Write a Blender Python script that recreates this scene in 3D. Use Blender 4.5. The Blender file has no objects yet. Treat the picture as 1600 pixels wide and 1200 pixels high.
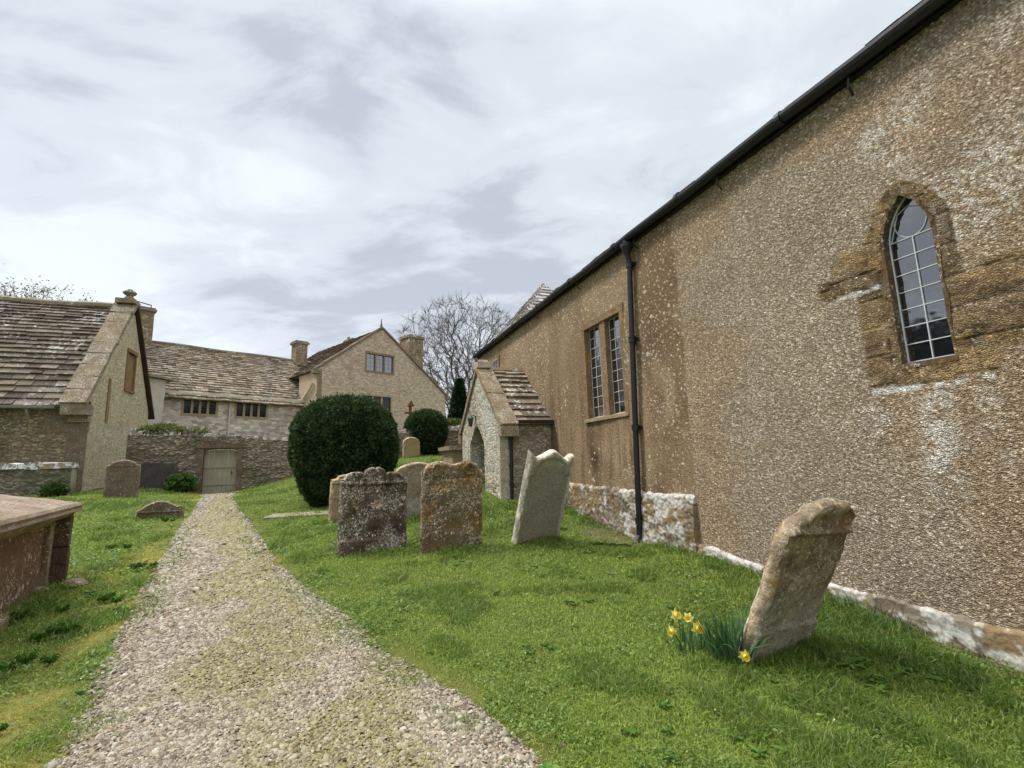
import bpy, math, random
import numpy as np
from mathutils import Matrix, Vector
rng = np.random.default_rng(7); random.seed(7)
scene = bpy.context.scene
COL = scene.collection

# ---------------------------------------------------------------- camera
FPX, PITCH, ROLL, EYE = 750.0, math.atan(120 / 750.0), 0.03, 1.55
cam = bpy.data.cameras.new("camera"); cam_ob = bpy.data.objects.new("camera", cam); COL.objects.link(cam_ob)
cam.sensor_width = 36.0; cam.lens = FPX / 1600 * 36; cam.clip_start = 0.05; cam.clip_end = 2000
_f = Vector((0, math.cos(PITCH), math.sin(PITCH))); _r = Vector((1, 0, 0)); _u = _r.cross(_f)
_r2 = _r * math.cos(ROLL) - _u * math.sin(ROLL); _u2 = _u * math.cos(ROLL) + _r * math.sin(ROLL)
cam_ob.matrix_world = Matrix(((_r2.x, _u2.x, -_f.x, 0), (_r2.y, _u2.y, -_f.y, 0), (_r2.z, _u2.z, -_f.z, EYE), (0, 0, 0, 1)))
scene.camera = cam_ob

# ---------------------------------------------------------------- light and sky
SUN_EL, SUN_AZ = math.radians(56), math.radians(-78)      # azimuth from +Y towards +X
sun = bpy.data.lights.new("sun", 'SUN'); sun.energy = 1.5; sun.angle = math.radians(10); sun.color = (1, .95, .87)
sun_ob = bpy.data.objects.new("sun", sun); COL.objects.link(sun_ob)
_sd = Vector((math.sin(SUN_AZ) * math.cos(SUN_EL), math.cos(SUN_AZ) * math.cos(SUN_EL), math.sin(SUN_EL)))
sun_ob.rotation_euler = _sd.to_track_quat('Z', 'Y').to_euler(); sun_ob.location = _sd * 60

scene.view_settings.view_transform = 'Standard'; scene.view_settings.look = 'None'
scene.view_settings.exposure = 0.88; scene.view_settings.gamma = 1.0

world = bpy.data.worlds.new("World"); scene.world = world; world.use_nodes = True
def _world():
    nt = world.node_tree; nt.nodes.clear(); N = nt.nodes.new; L = nt.links.new
    sky = N('ShaderNodeTexSky'); sky.sky_type = 'NISHITA'; sky.sun_disc = False
    sky.sun_elevation = SUN_EL; sky.sun_rotation = SUN_AZ
    b1 = N('ShaderNodeBackground'); L(sky.outputs[0], b1.inputs[0]); b1.inputs[1].default_value = 0.10
    tc = N('ShaderNodeTexCoord'); sep = N('ShaderNodeSeparateXYZ'); L(tc.outputs['Generated'], sep.inputs[0])
    def M(op, a, b=None, c=None, clamp=False):
        m = N('ShaderNodeMath'); m.operation = op; m.use_clamp = clamp
        for i, v in enumerate((a, b, c)):
            if v is None: continue
            if isinstance(v, (int, float)): m.inputs[i].default_value = v
            else: L(v, m.inputs[i])
        return m.outputs[0]
    z = M('ADD', M('MAXIMUM', sep.outputs[2], 0.0), 0.22)
    cmb = N('ShaderNodeCombineXYZ'); L(M('DIVIDE', sep.outputs[0], z), cmb.inputs[0]); L(M('DIVIDE', sep.outputs[1], z), cmb.inputs[1])
    def noi(scale, det, rough, off, dist=0.0):
        mp = N('ShaderNodeMapping'); mp.inputs['Location'].default_value = off; mp.inputs['Scale'].default_value = (1.0, 1.5, 1)
        L(cmb.outputs[0], mp.inputs[0]); n = N('ShaderNodeTexNoise'); L(mp.outputs[0], n.inputs[0])
        n.inputs['Scale'].default_value = scale; n.inputs['Detail'].default_value = det; n.inputs['Roughness'].default_value = rough
        n.inputs['Distortion'].default_value = dist
        return n.outputs[0]
    n = M('ADD', M('MULTIPLY', noi(.85, 4, .55, (3.1, 1.7, 0), .35), .60), M('MULTIPLY', noi(2.6, 9, .58, (7.3, 2.2, 0), .5), .40))
    rp = N('ShaderNodeValToRGB'); L(n, rp.inputs[0]); cr = rp.color_ramp; cr.interpolation = 'EASE'
    cr.elements[0].position = .40; cr.elements[0].color = (.315, .338, .38, 1)
    cr.elements[1].position = .60; cr.elements[1].color = (.515, .55, .58, 1)
    e = cr.elements.new(.49); e.color = (.425, .455, .49, 1)
    mr = N('ShaderNodeMapRange'); mr.interpolation_type = 'SMOOTHSTEP'; L(sep.outputs[2], mr.inputs[0])
    for i, v in ((1, .71), (2, .97), (3, 1.0), (4, 4.2)): mr.inputs[i].default_value = v
    hz = N('ShaderNodeMapRange'); L(sep.outputs[2], hz.inputs[0])
    for i, v in ((1, 0.0), (2, .35), (3, 1.10), (4, 1.0)): hz.inputs[i].default_value = v
    b2 = N('ShaderNodeBackground'); L(rp.outputs[0], b2.inputs[0]); L(M('MULTIPLY', mr.outputs[0], hz.outputs[0]), b2.inputs[1])
    mx = N('ShaderNodeMixShader'); mx.inputs[0].default_value = .93; L(b1.outputs[0], mx.inputs[1]); L(b2.outputs[0], mx.inputs[2])
    out = N('ShaderNodeOutputWorld'); L(mx.outputs[0], out.inputs[0])
_world()

# ---------------------------------------------------------------- helpers: noise
def _hash(*k):
    h = np.zeros(np.broadcast(*k).shape, np.uint64) + np.uint64(0x9E3779B9)
    for i, a in enumerate(k):
        h = (h ^ (a.astype(np.int64).astype(np.uint64) * np.uint64([73856093, 19349663, 83492791, 2654435761][i]))) * np.uint64(0xBF58476D1CE4E5B9)
        h ^= h >> np.uint64(29)
    return (h >> np.uint64(11)).astype(np.float64) / float(1 << 53)
def vnoise(x, y, z=None, seed=0):
    z = np.zeros_like(x) if z is None else z
    X, Y, Z = np.floor(x), np.floor(y), np.floor(z); fx, fy, fz = x - X, y - Y, z - Z
    fx, fy, fz = [f * f * (3 - 2 * f) for f in (fx, fy, fz)]; s = np.full(x.shape, seed); r = 0
    for i in (0, 1):
        for j in (0, 1):
            for k in (0, 1):
                w = (fx if i else 1 - fx) * (fy if j else 1 - fy) * (fz if k else 1 - fz)
                r = r + w * _hash(X + i, Y + j, Z + k, s)
    return r
def fbm(x, y, z=None, oct=4, seed=0):
    z = np.zeros_like(x) if z is None else z
    r = 0; a = .5; t = 0
    for o in range(oct):
        r = r + a * vnoise(x * 2 ** o, y * 2 ** o, z * 2 ** o, seed + o * 17); t += a; a *= .55
    return r / t
def worley(x, y, seed=0):
    """F1, F2 and a random value of the nearest cell"""
    X, Y = np.floor(x), np.floor(y); f1 = np.full(x.shape, 9.); f2 = f1.copy(); rid = np.zeros(x.shape); s = np.full(x.shape, seed)
    for i in (-1, 0, 1):
        for j in (-1, 0, 1):
            cx, cy = X + i, Y + j; px = cx + _hash(cx, cy, s, s + 1); py = cy + _hash(cx, cy, s + 2, s + 3)
            d = np.hypot(x - px, y - py); n = d < f1
            f2 = np.where(n, f1, np.minimum(f2, d)); rid = np.where(n, _hash(cx, cy, s + 4, s + 5), rid); f1 = np.where(n, d, f1)
    return f1, f2, rid
def sstep(a, b, x):
    t = np.clip((x - a) / (b - a), 0, 1); return t * t * (3 - 2 * t)
def lerp(a, b, t): return a + (b - a) * t
def cmix(c, col, m): return c * (1 - m[..., None]) + np.asarray(col) * m[..., None]

# ---------------------------------------------------------------- helpers: meshes and objects
class MB:
    flip = False
    def __init__(s): s.v = []; s.f = []; s.c = []; s.n = 0
    def add(s, v, f, col=None):
        v = np.asarray(v, float).reshape(-1, 3); c = np.ones((len(v), 3)) if col is None else np.broadcast_to(np.asarray(col, float), (len(v), 3))
        s.v.append(v); s.c.append(c)
        for q in (f if isinstance(f, list) and len(f) and isinstance(f[0], np.ndarray) else [np.asarray(f)]): s.f.append(np.asarray(q, np.int64) + s.n)
        s.n += len(v); return s
    def box(s, lo, hi, col=None, fr=None, jit=0):
        x0, y0, z0 = lo; x1, y1, z1 = hi
        v = np.array([(x0, y0, z0), (x1, y0, z0), (x1, y1, z0), (x0, y1, z0), (x0, y0, z1), (x1, y0, z1), (x1, y1, z1), (x0, y1, z1)], float)
        if jit: v += rng.uniform(-jit, jit, v.shape)
        if fr is not None: v = fr(v)
        return s.add(v, BOXF, col)
    def hexa(s, v8, col=None): return s.add(v8, BOXF, col)
    def prism(s, poly, axis, a, b, col=None):
        """extrude a 2D polygon (list of pairs) along an axis (0,1,2) between a and b"""
        n = len(poly); P = np.array(poly, float); v = np.zeros((2 * n, 3)); o = [i for i in range(3) if i != axis]
        v[:n, o[0]] = v[n:, o[0]] = P[:, 0]; v[:n, o[1]] = v[n:, o[1]] = P[:, 1]; v[:n, axis] = a; v[n:, axis] = b
        s.add(v, np.array([(i, (i + 1) % n, n + (i + 1) % n, n + i) for i in range(n)]), col)
        s.f.append(np.array([list(range(n))[::-1]]) + s.n - 2 * n); s.f.append(np.array([list(range(n, 2 * n))]) + s.n - 2 * n); return s
    def tube(s, pts, rad, sides=8, col=None, cap=True):
        P = np.array(pts, float); n = len(P); R = np.broadcast_to(np.asarray(rad, float), (n,)); V = []
        T = np.gradient(P, axis=0); T /= np.linalg.norm(T, axis=1)[:, None] + 1e-12
        ref = np.array([0, 0, 1.]) if abs(T[0, 2]) < .9 else np.array([1., 0, 0])
        for i in range(n):
            a = np.cross(T[i], ref); a /= np.linalg.norm(a) + 1e-12; b = np.cross(T[i], a); ref = np.cross(a, T[i]); 
            th = np.arange(sides) * 2 * np.pi / sides
            V.append(P[i] + R[i] * (np.cos(th)[:, None] * a + np.sin(th)[:, None] * b))
        f = [(i * sides + j, i * sides + (j + 1) % sides, (i + 1) * sides + (j + 1) % sides, (i + 1) * sides + j) for i in range(n - 1) for j in range(sides)]
        b0 = s.n; s.add(np.concatenate(V), np.array(f), col)
        if cap: s.f.append(np.array([[b0 + j for j in range(sides)]])); s.f.append(np.array([[b0 + (n - 1) * sides + j for j in range(sides)][::-1]]))
        return s
    def lathe(s, prof, c=(0, 0, 0), sides=20, col=None):
        th = np.arange(sides) * 2 * np.pi / sides; V = [np.c_[c[0] + r * np.cos(th), c[1] + r * np.sin(th), np.full(sides, c[2] + z)] for r, z in prof]; n = len(prof)
        return s.add(np.concatenate(V), np.array([(i * sides + j, i * sides + (j + 1) % sides, (i + 1) * sides + (j + 1) % sides, (i + 1) * sides + j) for i in range(n - 1) for j in range(sides)]), col)
    def build(s, name, mat, parent=None, smooth=False):
        if s.flip: s.v = [v * np.array([1, -1, 1.]) for v in s.v]; s.f = [f[:, ::-1] for f in s.f]
        me = bpy.data.meshes.new(name); V = np.concatenate(s.v); C = np.concatenate(s.c)
        F = [f for f in s.f if len(f)]
        li = np.concatenate([f.ravel() for f in F]); tot = np.concatenate([np.full(len(f), f.shape[1]) for f in F])
        me.vertices.add(len(V)); me.vertices.foreach_set("co", V.astype(np.float32).ravel())
        me.loops.add(len(li)); me.loops.foreach_set("vertex_index", li.astype(np.int32))
        me.polygons.add(len(tot)); st = np.zeros(len(tot), np.int32); st[1:] = np.cumsum(tot)[:-1]
        me.polygons.foreach_set("loop_start", st)
        me.polygons.foreach_set("use_smooth", np.full(len(tot), bool(smooth)))
        at = me.color_attributes.new("Col", 'FLOAT_COLOR', 'POINT'); at.data.foreach_set("color", np.c_[C, np.ones(len(C))].astype(np.float32).ravel())
        me.update(calc_edges=True); me.validate()
        me.materials.append(mat)
        o = bpy.data.objects.new(name, me); COL.objects.link(o)
        if parent is not None: o.parent = parent
        return o
BOXF = np.array([(0, 3, 2, 1), (4, 5, 6, 7), (0, 1, 5, 4), (1, 2, 6, 5), (2, 3, 7, 6), (3, 0, 4, 7)])
def gridf(nu, nv):
    i, j = np.meshgrid(np.arange(nu - 1), np.arange(nv - 1), indexing='ij'); a = (i * nv + j).ravel()
    return np.c_[a, a + nv, a + nv + 1, a + 1]
def tag(o, label=None, cat=None, group=None, kind=None):
    if label: o['label'] = label
    if cat: o['category'] = cat
    if group: o['group'] = group
    if kind: o['kind'] = kind
    return o
def thing(name, label, cat, loc=(0, 0, 0), rz=0, group=None):
    o = bpy.data.objects.new(name, None); COL.objects.link(o); o.location = loc; o.rotation_euler = (0, 0, rz); o.empty_display_size = .2
    return tag(o, label, cat, group)
def sub(name, parent):
    o = bpy.data.objects.new(name, None); COL.objects.link(o); o.parent = parent; o.empty_display_size = .1; return o

# ---------------------------------------------------------------- helpers: materials
class NT:
    def __init__(s, name):
        s.m = bpy.data.materials.new(name); s.m.use_nodes = True; s.t = s.m.node_tree; s.t.nodes.clear(); s._obj = None
    def n(s, typ, **kw):
        o = s.t.nodes.new(typ)
        for k, v in kw.items(): setattr(o, k, v)
        return o
    def set(s, sock, v):
        if isinstance(v, bpy.types.NodeSocket): s.t.links.new(v, sock)
        elif v is not None:
            if hasattr(sock.default_value, '__len__'):
                v = tuple(v) if hasattr(v, '__len__') else (v,) * 3
                sock.default_value = v + (1,) if len(sock.default_value) == 4 and len(v) == 3 else v
            else: sock.default_value = v
    @property
    def obj(s):
        if s._obj is None: s._obj = s.n('ShaderNodeTexCoord').outputs['Object']
        return s._obj
    def map(s, vec, scale=(1, 1, 1), loc=(0, 0, 0)):
        m = s.n('ShaderNodeMapping'); s.set(m.inputs[0], vec); m.inputs['Scale'].default_value = scale; m.inputs['Location'].default_value = loc; return m.outputs[0]
    def noise(s, scale, detail=4, rough=.55, vec=None, dist=0, col=False):
        o = s.n('ShaderNodeTexNoise'); s.set(o.inputs['Vector'], s.obj if vec is None else vec)
        o.inputs['Scale'].default_value = scale; o.inputs['Detail'].default_value = detail; o.inputs['Roughness'].default_value = rough; o.inputs['Distortion'].default_value = dist
        return o.outputs['Color' if col else 0]
    def voro(s, scale, vec=None, feature='F1', out='Distance', rnd=1.0):
        o = s.n('ShaderNodeTexVoronoi'); o.feature = feature; s.set(o.inputs['Vector'], s.obj if vec is None else vec)
        o.inputs['Scale'].default_value = scale; o.inputs['Randomness'].default_value = rnd; return o.outputs[out]
    def math(s, op, a, b=0.0, clamp=False):
        o = s.n('ShaderNodeMath', operation=op, use_clamp=clamp); s.set(o.inputs[0], a); s.set(o.inputs[1], b); return o.outputs[0]
    def ramp(s, fac, stops, interp='LINEAR'):
        o = s.n('ShaderNodeValToRGB'); s.set(o.inputs[0], fac); r = o.color_ramp; r.interpolation = interp
        for i, (p, c) in enumerate(stops):
            e = r.elements[i] if i < 2 else r.elements.new(p)
            e.position = p; c = c if hasattr(c, '__len__') else (c,) * 3; e.color = tuple(c) + (1,)
        return o.outputs[0]
    def mix(s, fac, a, b, mode='MIX'):
        o = s.n('ShaderNodeMix', data_type='RGBA', blend_type=mode); s.set(o.inputs[0], fac); s.set(o.inputs[6], a); s.set(o.inputs[7], b); return o.outputs[2]
    def attr(s): return s.n('ShaderNodeAttribute', attribute_name="Col").outputs['Color']
    def bump(s, h, strength=.5, dist=.02, normal=None):
        o = s.n('ShaderNodeBump'); o.inputs['Strength'].default_value = strength; o.inputs['Distance'].default_value = dist; s.set(o.inputs['Height'], h)
        if normal is not None: s.set(o.inputs['Normal'], normal)
        return o.outputs[0]
    def sep(s, vec, i):
        o = s.n('ShaderNodeSeparateXYZ'); s.set(o.inputs[0], vec); return o.outputs[i]
    def out(s, color, rough=.9, bump=None, spec=.25, metal=0, ior=None, trans=None):
        p = s.n('ShaderNodeBsdfPrincipled'); s.set(p.inputs['Base Color'], color); s.set(p.inputs['Roughness'], rough)
        p.inputs['Specular IOR Level'].default_value = spec; p.inputs['Metallic'].default_value = metal
        if ior: p.inputs['IOR'].default_value = ior
        if bump is not None: s.set(p.inputs['Normal'], bump)
        o = s.n('ShaderNodeOutputMaterial'); sh = p.outputs[0]
        if trans is not None:
            t = s.n('ShaderNodeBsdfTranslucent'); s.set(t.inputs[0], color); m = s.n('ShaderNodeMixShader'); m.inputs[0].default_value = trans
            s.t.links.new(sh, m.inputs[1]); s.t.links.new(t.outputs[0], m.inputs[2]); sh = m.outputs[0]
        s.t.links.new(sh, o.inputs[0]); return s.m
MAT = {}
def mat_roughcast():                       # colours and lumps of the render come with the mesh
    t = NT("roughcast_render"); c = t.attr(); n = t.noise(110, 3, .6); w = t.mix(.012, t.obj, t.noise(60, 2, .5, col=True), 'ADD')
    v = t.map(w, (1, 1, 1.7)); d = t.voro(52, v); cc = t.voro(52, v, 'F1', 'Color'); d2 = t.voro(95, w)
    col = t.mix(1, c, t.ramp(t.sep(cc, 0), [(0, .92), (.6, 1.28), (.85, 1.5), (1, 2.1)]), 'MULTIPLY'); col = t.mix(1, col, t.ramp(d, [(.25, 1.2), (.68, .70)]), 'MULTIPLY')
    col = t.mix(1, col, t.ramp(n, [(.34, .75), (.66, 1.35)]), 'MULTIPLY')
    h = t.math('ADD', t.ramp(d, [(.15, 1), (.65, 0)]), t.math('MULTIPLY', t.ramp(d2, [(.1, 1), (.7, 0)]), .4))
    return t.out(col, .95, t.bump(h, 1.0, .014), .15)
def mat_attr(name, nscale=40, lo=.75, hi=1.2, bs=.4, bd=.01, rough=.9, lichen=0.0, lcol=(.62, .6, .54), spec=.2, moss=0.0):
    t = NT(name); c = t.attr(); n = t.noise(nscale, 5, .65)
    col = t.mix(1, c, t.ramp(n, [(.3, lo), (.7, hi)]), 'MULTIPLY')
    if lichen:
        m = t.ramp(t.math('ADD', t.noise(7, 6, .7), t.math('MULTIPLY', t.noise(1.1, 2), .5)), [(.86 - lichen, 0), (.90 - lichen, 1)]); col = t.mix(m, col, lcol)
    if moss:
        m = t.ramp(t.noise(2.3, 6, .7), [(.72 - moss, 0), (.85 - moss, .8)]); col = t.mix(m, col, (.16, .15, .06))
    return t.out(col, rough, t.bump(n, bs, bd), spec)
def mat_rubble(name, base, var, mortar, scale=5.0, flat=1.9, mw=.06, lichen=.0, stain=.0, stcol=(.08, .06, .04), bd=.04, mottle=.35, lcol=(.66, .64, .58)):
    t = NT(name); wob = t.mix(.06, t.obj, t.noise(2.5, 2, .5, col=True), 'ADD')
    v = t.map(wob, (1, 1, flat)); e = t.voro(scale, v, 'DISTANCE_TO_EDGE'); cc = t.voro(scale, v, 'F1', 'Color')
    r = t.sep(cc, 0); r2 = t.sep(cc, 1)
    col = t.mix(r, base, var); col = t.mix(1, col, t.ramp(r2, [(0, 1 - mottle), (1, 1 + mottle)]), 'MULTIPLY')
    fine = t.noise(22, 5, .7); col = t.mix(1, col, t.ramp(fine, [(.3, .7), (.7, 1.25)]), 'MULTIPLY')
    mm = t.ramp(e, [(mw * .35, 1), (mw, 0)]); col = t.mix(mm, col, mortar)
    if stain:
        m = t.ramp(t.noise(.8, 5, .6), [(.62 - stain, 0), (.8 - stain, .85)]); col = t.mix(m, col, t.mix(.6, col, stcol))
    if lichen:
        m = t.ramp(t.math('ADD', t.noise(6, 6, .75), t.math('MULTIPLY', t.noise(.9, 2), .5)), [(.88 - lichen, 0), (.93 - lichen, .9)]); col = t.mix(m, col, lcol)
    h = t.math('ADD', t.ramp(e, [(0, 0), (mw * 1.6, .8)]), t.math('MULTIPLY', fine, .35)); h = t.math('ADD', h, t.math('MULTIPLY', r2, .35))
    return t.out(col, .95, t.bump(h, .9, bd), .15)
def mat_stone(name, base, var, lich=.1, lcol=(.66, .63, .55), olich=.0, dark=.0, scale=1.0, gold=(.42, .25, .06), dcol=(.05, .042, .035)):
    t = NT(name); n1 = t.noise(3.2 * scale, 6, .65); n2 = t.noise(28 * scale, 5, .7)
    col = t.mix(t.ramp(n1, [(.35, 0), (.65, 1)]), base, var)
    if dark: col = t.mix(t.ramp(t.noise(2.2 * scale, 7, .7, dist=.6), [(.68 - dark, 0), (.85 - dark, .9)]), col, dcol)
    col = t.mix(1, col, t.ramp(n2, [(.3, .62), (.7, 1.32)]), 'MULTIPLY'); col = t.mix(1, col, t.attr(), 'MULTIPLY')
    if olich: col = t.mix(t.ramp(t.math('ADD', t.noise(11 * scale, 5, .7), t.math('MULTIPLY', t.noise(1.7 * scale, 2), .6)), [(.98 - olich, 0), (1.06 - olich, .85)]), col, gold)
    if lich:
        w = t.mix(.16, t.obj, t.noise(14 * scale, 5, .7, col=True), 'ADD')
        thr = 1 - 3 * lich; d1 = t.math('SUBTRACT', t.voro(15 * scale, w), t.math('MULTIPLY', t.math('SUBTRACT', t.sep(t.voro(15 * scale, w, 'F1', 'Color'), 0), thr), .50))
        d2 = t.math('SUBTRACT', t.voro(40 * scale, w), t.math('MULTIPLY', t.math('SUBTRACT', t.sep(t.voro(40 * scale, w, 'F1', 'Color'), 0), thr - .15), .8))
        pat = t.ramp(t.noise(2.6 * scale, 3), [(.42, 0.0), (.6, 1.0)])
        m = t.math('MAXIMUM', t.ramp(d1, [(0.0, 1), (.025, 0)]), t.math('MULTIPLY', t.ramp(d2, [(0.0, 1), (.04, 0)]), pat))
        col = t.mix(t.math('MULTIPLY', m, t.ramp(n2, [(.25, .7), (.45, 1)])), col, lcol)
    h = t.math('ADD', n2, t.math('MULTIPLY', t.noise(70 * scale, 3), .4))
    return t.out(col, .95, t.bump(h, 1.0, .016), .15)
def mat_plain(name, c, rough=.6, spec=.4, var=.2, metal=0, ior=None, nscale=18, bd=.004):
    t = NT(name); n = t.noise(nscale, 4); col = t.mix(1, c, t.ramp(n, [(.3, 1 - var), (.7, 1 + var)]), 'MULTIPLY')
    return t.out(col, rough, t.bump(n, .3, bd), spec, metal, ior)
def mat_glass(name="leaded_glass", ior=3.0):
    t = NT(name); n = t.noise(4, 2)
    return t.out((.012, .014, .017), .06, t.bump(n, .12, .03), .5, 0, ior)
def mat_leaf(name, trans=.25, rough=.6, spec=.25):
    t = NT(name); return t.out(t.attr(), rough, None, spec, trans=trans)
def mat_wood(name, base, var):
    t = NT(name); v = t.map(t.obj, (1, 1, .12)); n = t.noise(30, 5, .6, v); n2 = t.noise(1.5, 4)
    col = t.mix(n, base, var); col = t.mix(1, col, t.ramp(n2, [(.3, .75), (.7, 1.2)]), 'MULTIPLY')
    return t.out(col, .85, t.bump(n, .6, .008), .2)
# ---------------------------------------------------------------- ground surface
GP = np.array([(0,0,0),(0,2.8,-.02),(-2.4,2.9,-.02),(.4,2.7,-.06),(3.9,3.96,-.18),(3.35,5.53,-.02),(2.65,7.4,.14),(2.2,8.7,.1),(1.25,11.1,.44),(-.3,10.7,.62),(-2.27,7.86,.2),(-1.0,7.86,.2),(.3,8.2,.2),(1.9,4.0,-.02),(-3.5,9.8,.46),(-2.0,9.9,.48),(-4.3,11.6,.52),(-5.65,6.2,.18),(-8.2,11.4,.48),(-11.4,14,.86),(-14.2,16,.94),(-12.9,17.1,1.0),(-9.8,16.4,.69),(-10.9,18.14,.68),(-8.8,19.1,1.2),(-2.4,22.1,1.9),(-4.3,19.5,1.76),(-3.8,21.5,1.84),(-6.5,13.5,.58),(-2.5,14.5,1.0),(-20,14,.95),(0,-6,-.25),(8,-2,-.5),(12,6,-.3),(-10,2,.1),(-18,4,.2),(3,26,2.2),(-14,30,2.2),(16,22,1.6),(-28,24,1.6),(-28,-4,-.1),(16,-8,-.6),(-8,-10,-.3)], float)
def _k(r): return np.where(r > 1e-9, r * r * np.log(np.maximum(r, 1e-9)), 0)
def _fit():
    X = GP[:, :2]; n = len(X); K = _k(np.linalg.norm(X[:, None] - X[None], axis=2)) + np.eye(n) * .6; Pm = np.c_[np.ones(n), X]
    s = np.linalg.solve(np.block([[K, Pm], [Pm.T, np.zeros((3, 3))]]), np.r_[GP[:, 2], 0, 0, 0]); return s[:n], s[n:]
_gw, _gc = _fit()
def gz(x, y):
    x = np.asarray(x, float); y = np.asarray(y, float); sh = x.shape
    p = np.c_[x.ravel(), y.ravel()]; rr = np.hypot(p[:, 0], p[:, 1] - 6); f = np.clip(26 / np.maximum(rr, 1e-6), None, 1)
    pc = np.c_[p[:, 0] * f, (p[:, 1] - 6) * f + 6]; out = np.empty(len(p))
    for i in range(0, len(p), 20000):
        q = pc[i:i + 20000]; out[i:i + 20000] = _k(np.linalg.norm(q[:, None] - GP[None, :, :2], axis=2)) @ _gw + _gc[0] + q @ _gc[1:]
    out += .035 * (fbm(p[:, 0] * 1.3 + 50, p[:, 1] * 1.3 + 50, oct=3, seed=3) - .5)
    return out.reshape(sh)
def g1(x, y): return float(gz(np.array([x]), np.array([y]))[0])
# churchyard path edges (x of left and right edge for each y)
PL = np.array([(-2.0,-8),(-2.2,0),(-2.47,2.73),(-2.55,2.95),(-3.23,3.94),(-4.05,5.31),(-5.43,7.67),(-7.36,11.0),(-9.58,15.07),(-11.55,18.0)])
PR = np.array([(1.4,-8),(1.3,0),(.55,2.3),(.11,2.79),(-.51,3.61),(-1.53,4.88),(-2.93,6.53),(-4.12,8.14),(-5.72,10.62),(-7.0,12.48),(-8.9,15.35),(-10.25,18.2)])
def path_edges(y): return np.interp(y, PL[:, 1], PL[:, 0]), np.interp(y, PR[:, 1], PR[:, 0])
def path_sd(x, y):
    """positive inside the path: rough distance to the nearer edge, ragged"""
    l, r = path_edges(y); w = .22 * (fbm(x * 1.7 + 9, y * 1.7, oct=4, seed=11) - .5)
    d = np.minimum(x - l, r - x) * .8 + w
    return np.where((y > 18.2), -1.0, d)
# church frame: x along the wall, y out from it (towards the viewer), z up
CH_ROT = 1.9283118516; CD = np.array([math.cos(CH_ROT), math.sin(CH_ROT)]); CN = np.array([CD[1], -CD[0]]); CP0 = CN * 5.05
def ch(s, q): return CP0 + CD * s - CN * q
def ch_local(x, y):
    dx, dy = x - CP0[0], y - CP0[1]; return dx * CD[0] + dy * CD[1], -(dx * CN[0] + dy * CN[1])
HS_ROT = 0.8285071968; HE = np.array([math.cos(HS_ROT), math.sin(HS_ROT)]); HM = np.array([HE[1], -HE[0]]); HP0 = np.array([-18.419, 25.0])
def hs(t, fo): return HP0 + HE * t + HM * fo

def mat_ground():
    t = NT("grass_soil"); c = t.attr(); n = t.noise(35, 6, .7); n2 = t.noise(3, 5, .6)
    col = t.mix(1, c, t.ramp(n, [(.3, .55), (.7, 1.35)]), 'MULTIPLY'); col = t.mix(1, col, t.ramp(n2, [(.3, .8), (.7, 1.15)]), 'MULTIPLY')
    return t.out(col, .95, t.bump(t.math('ADD', n, t.noise(120, 3)), .8, .03), .1)
def moss_amount(x, y):
    l, r = path_edges(y); d = l - x
    band = sstep(.75, .10, d) * sstep(-.25, .02, d); band = band * sstep(.42, .60, fbm(x * 1.8, y * .8, oct=4, seed=5)) * 1.0
    pat = sstep(.60, .68, fbm(x * .9 + 4, y * .9, oct=4, seed=23)) * sstep(2.2, .6, d) * (d > 0)
    r2 = sstep(.35, .05, x - r) * (x > r - .1) * .55
    return np.clip(band * 1.2 + pat * .55 + r2 * sstep(.4, .6, fbm(x * 2, y * 2, oct=3, seed=6)), 0, 1) * (y < 17)
def build_ground():
    a = np.concatenate([-np.geomspace(400, 14.5, 14), np.linspace(-14, 12, 261), np.geomspace(12.5, 400, 14)])
    b = np.concatenate([-np.geomspace(400, 7.5, 12), np.linspace(-7, 24, 311), np.geomspace(24.5, 500, 16)])
    X, Y = np.meshgrid(a, b, indexing='ij'); Z = gz(X, Y)
    inside = sstep(0, .12, path_sd(X, Y)); Z = Z - .012 * inside
    s_, q_ = ch_local(X, Y); br = np.maximum(sstep(.45, .1, q_) * sstep(3.6, 2.8, s_), sstep(.8, .3, np.hypot((s_ - 7.6) * .6, q_ - .3))); mo = moss_amount(X, Y); n = fbm(X * 1.2, Y * 1.2, oct=4, seed=2)[..., None]
    C = lerp(np.array([.085, .12, .032]), np.array([.12, .165, .05]), n); C = cmix(C, (.33, .285, .075), mo * .85); C = cmix(C, (.25, .19, .125), br * .9)
    mb = MB(); mb.add(np.stack([X, Y, Z], -1), gridf(*X.shape), C.reshape(-1, 3)); o = mb.build("ground", mat_ground(), smooth=True); tag(o, kind='structure')
    # the gravel path: a sheet lying a little above the soil
    ys = np.concatenate([np.linspace(-8, 2, 30), np.linspace(2.05, 18.15, 300)]); u = np.linspace(-.06, 1.06, 60)
    l, r = path_edges(ys); PX = l[:, None] + (r - l)[:, None] * u[None]; PY = np.repeat(ys[:, None], 60, 1); PZ = gz(PX, PY)
    sd = path_sd(PX, PY); PZ = PZ + np.where(sd > 0, .008 + .012 * sstep(0, .3, sd), -.03 + .0 * sd)
    gm = gravel_moss(PX, PY); C = cmix(np.broadcast_to(np.array([.27, .22, .165]), PX.shape + (3,)), (.24, .21, .09), gm)
    mb = MB(); mb.add(np.stack([PX, PY, PZ], -1), gridf(*PX.shape), C.reshape(-1, 3)); tag(mb.build("path", mat_ground(), smooth=True), kind='structure')
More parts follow.
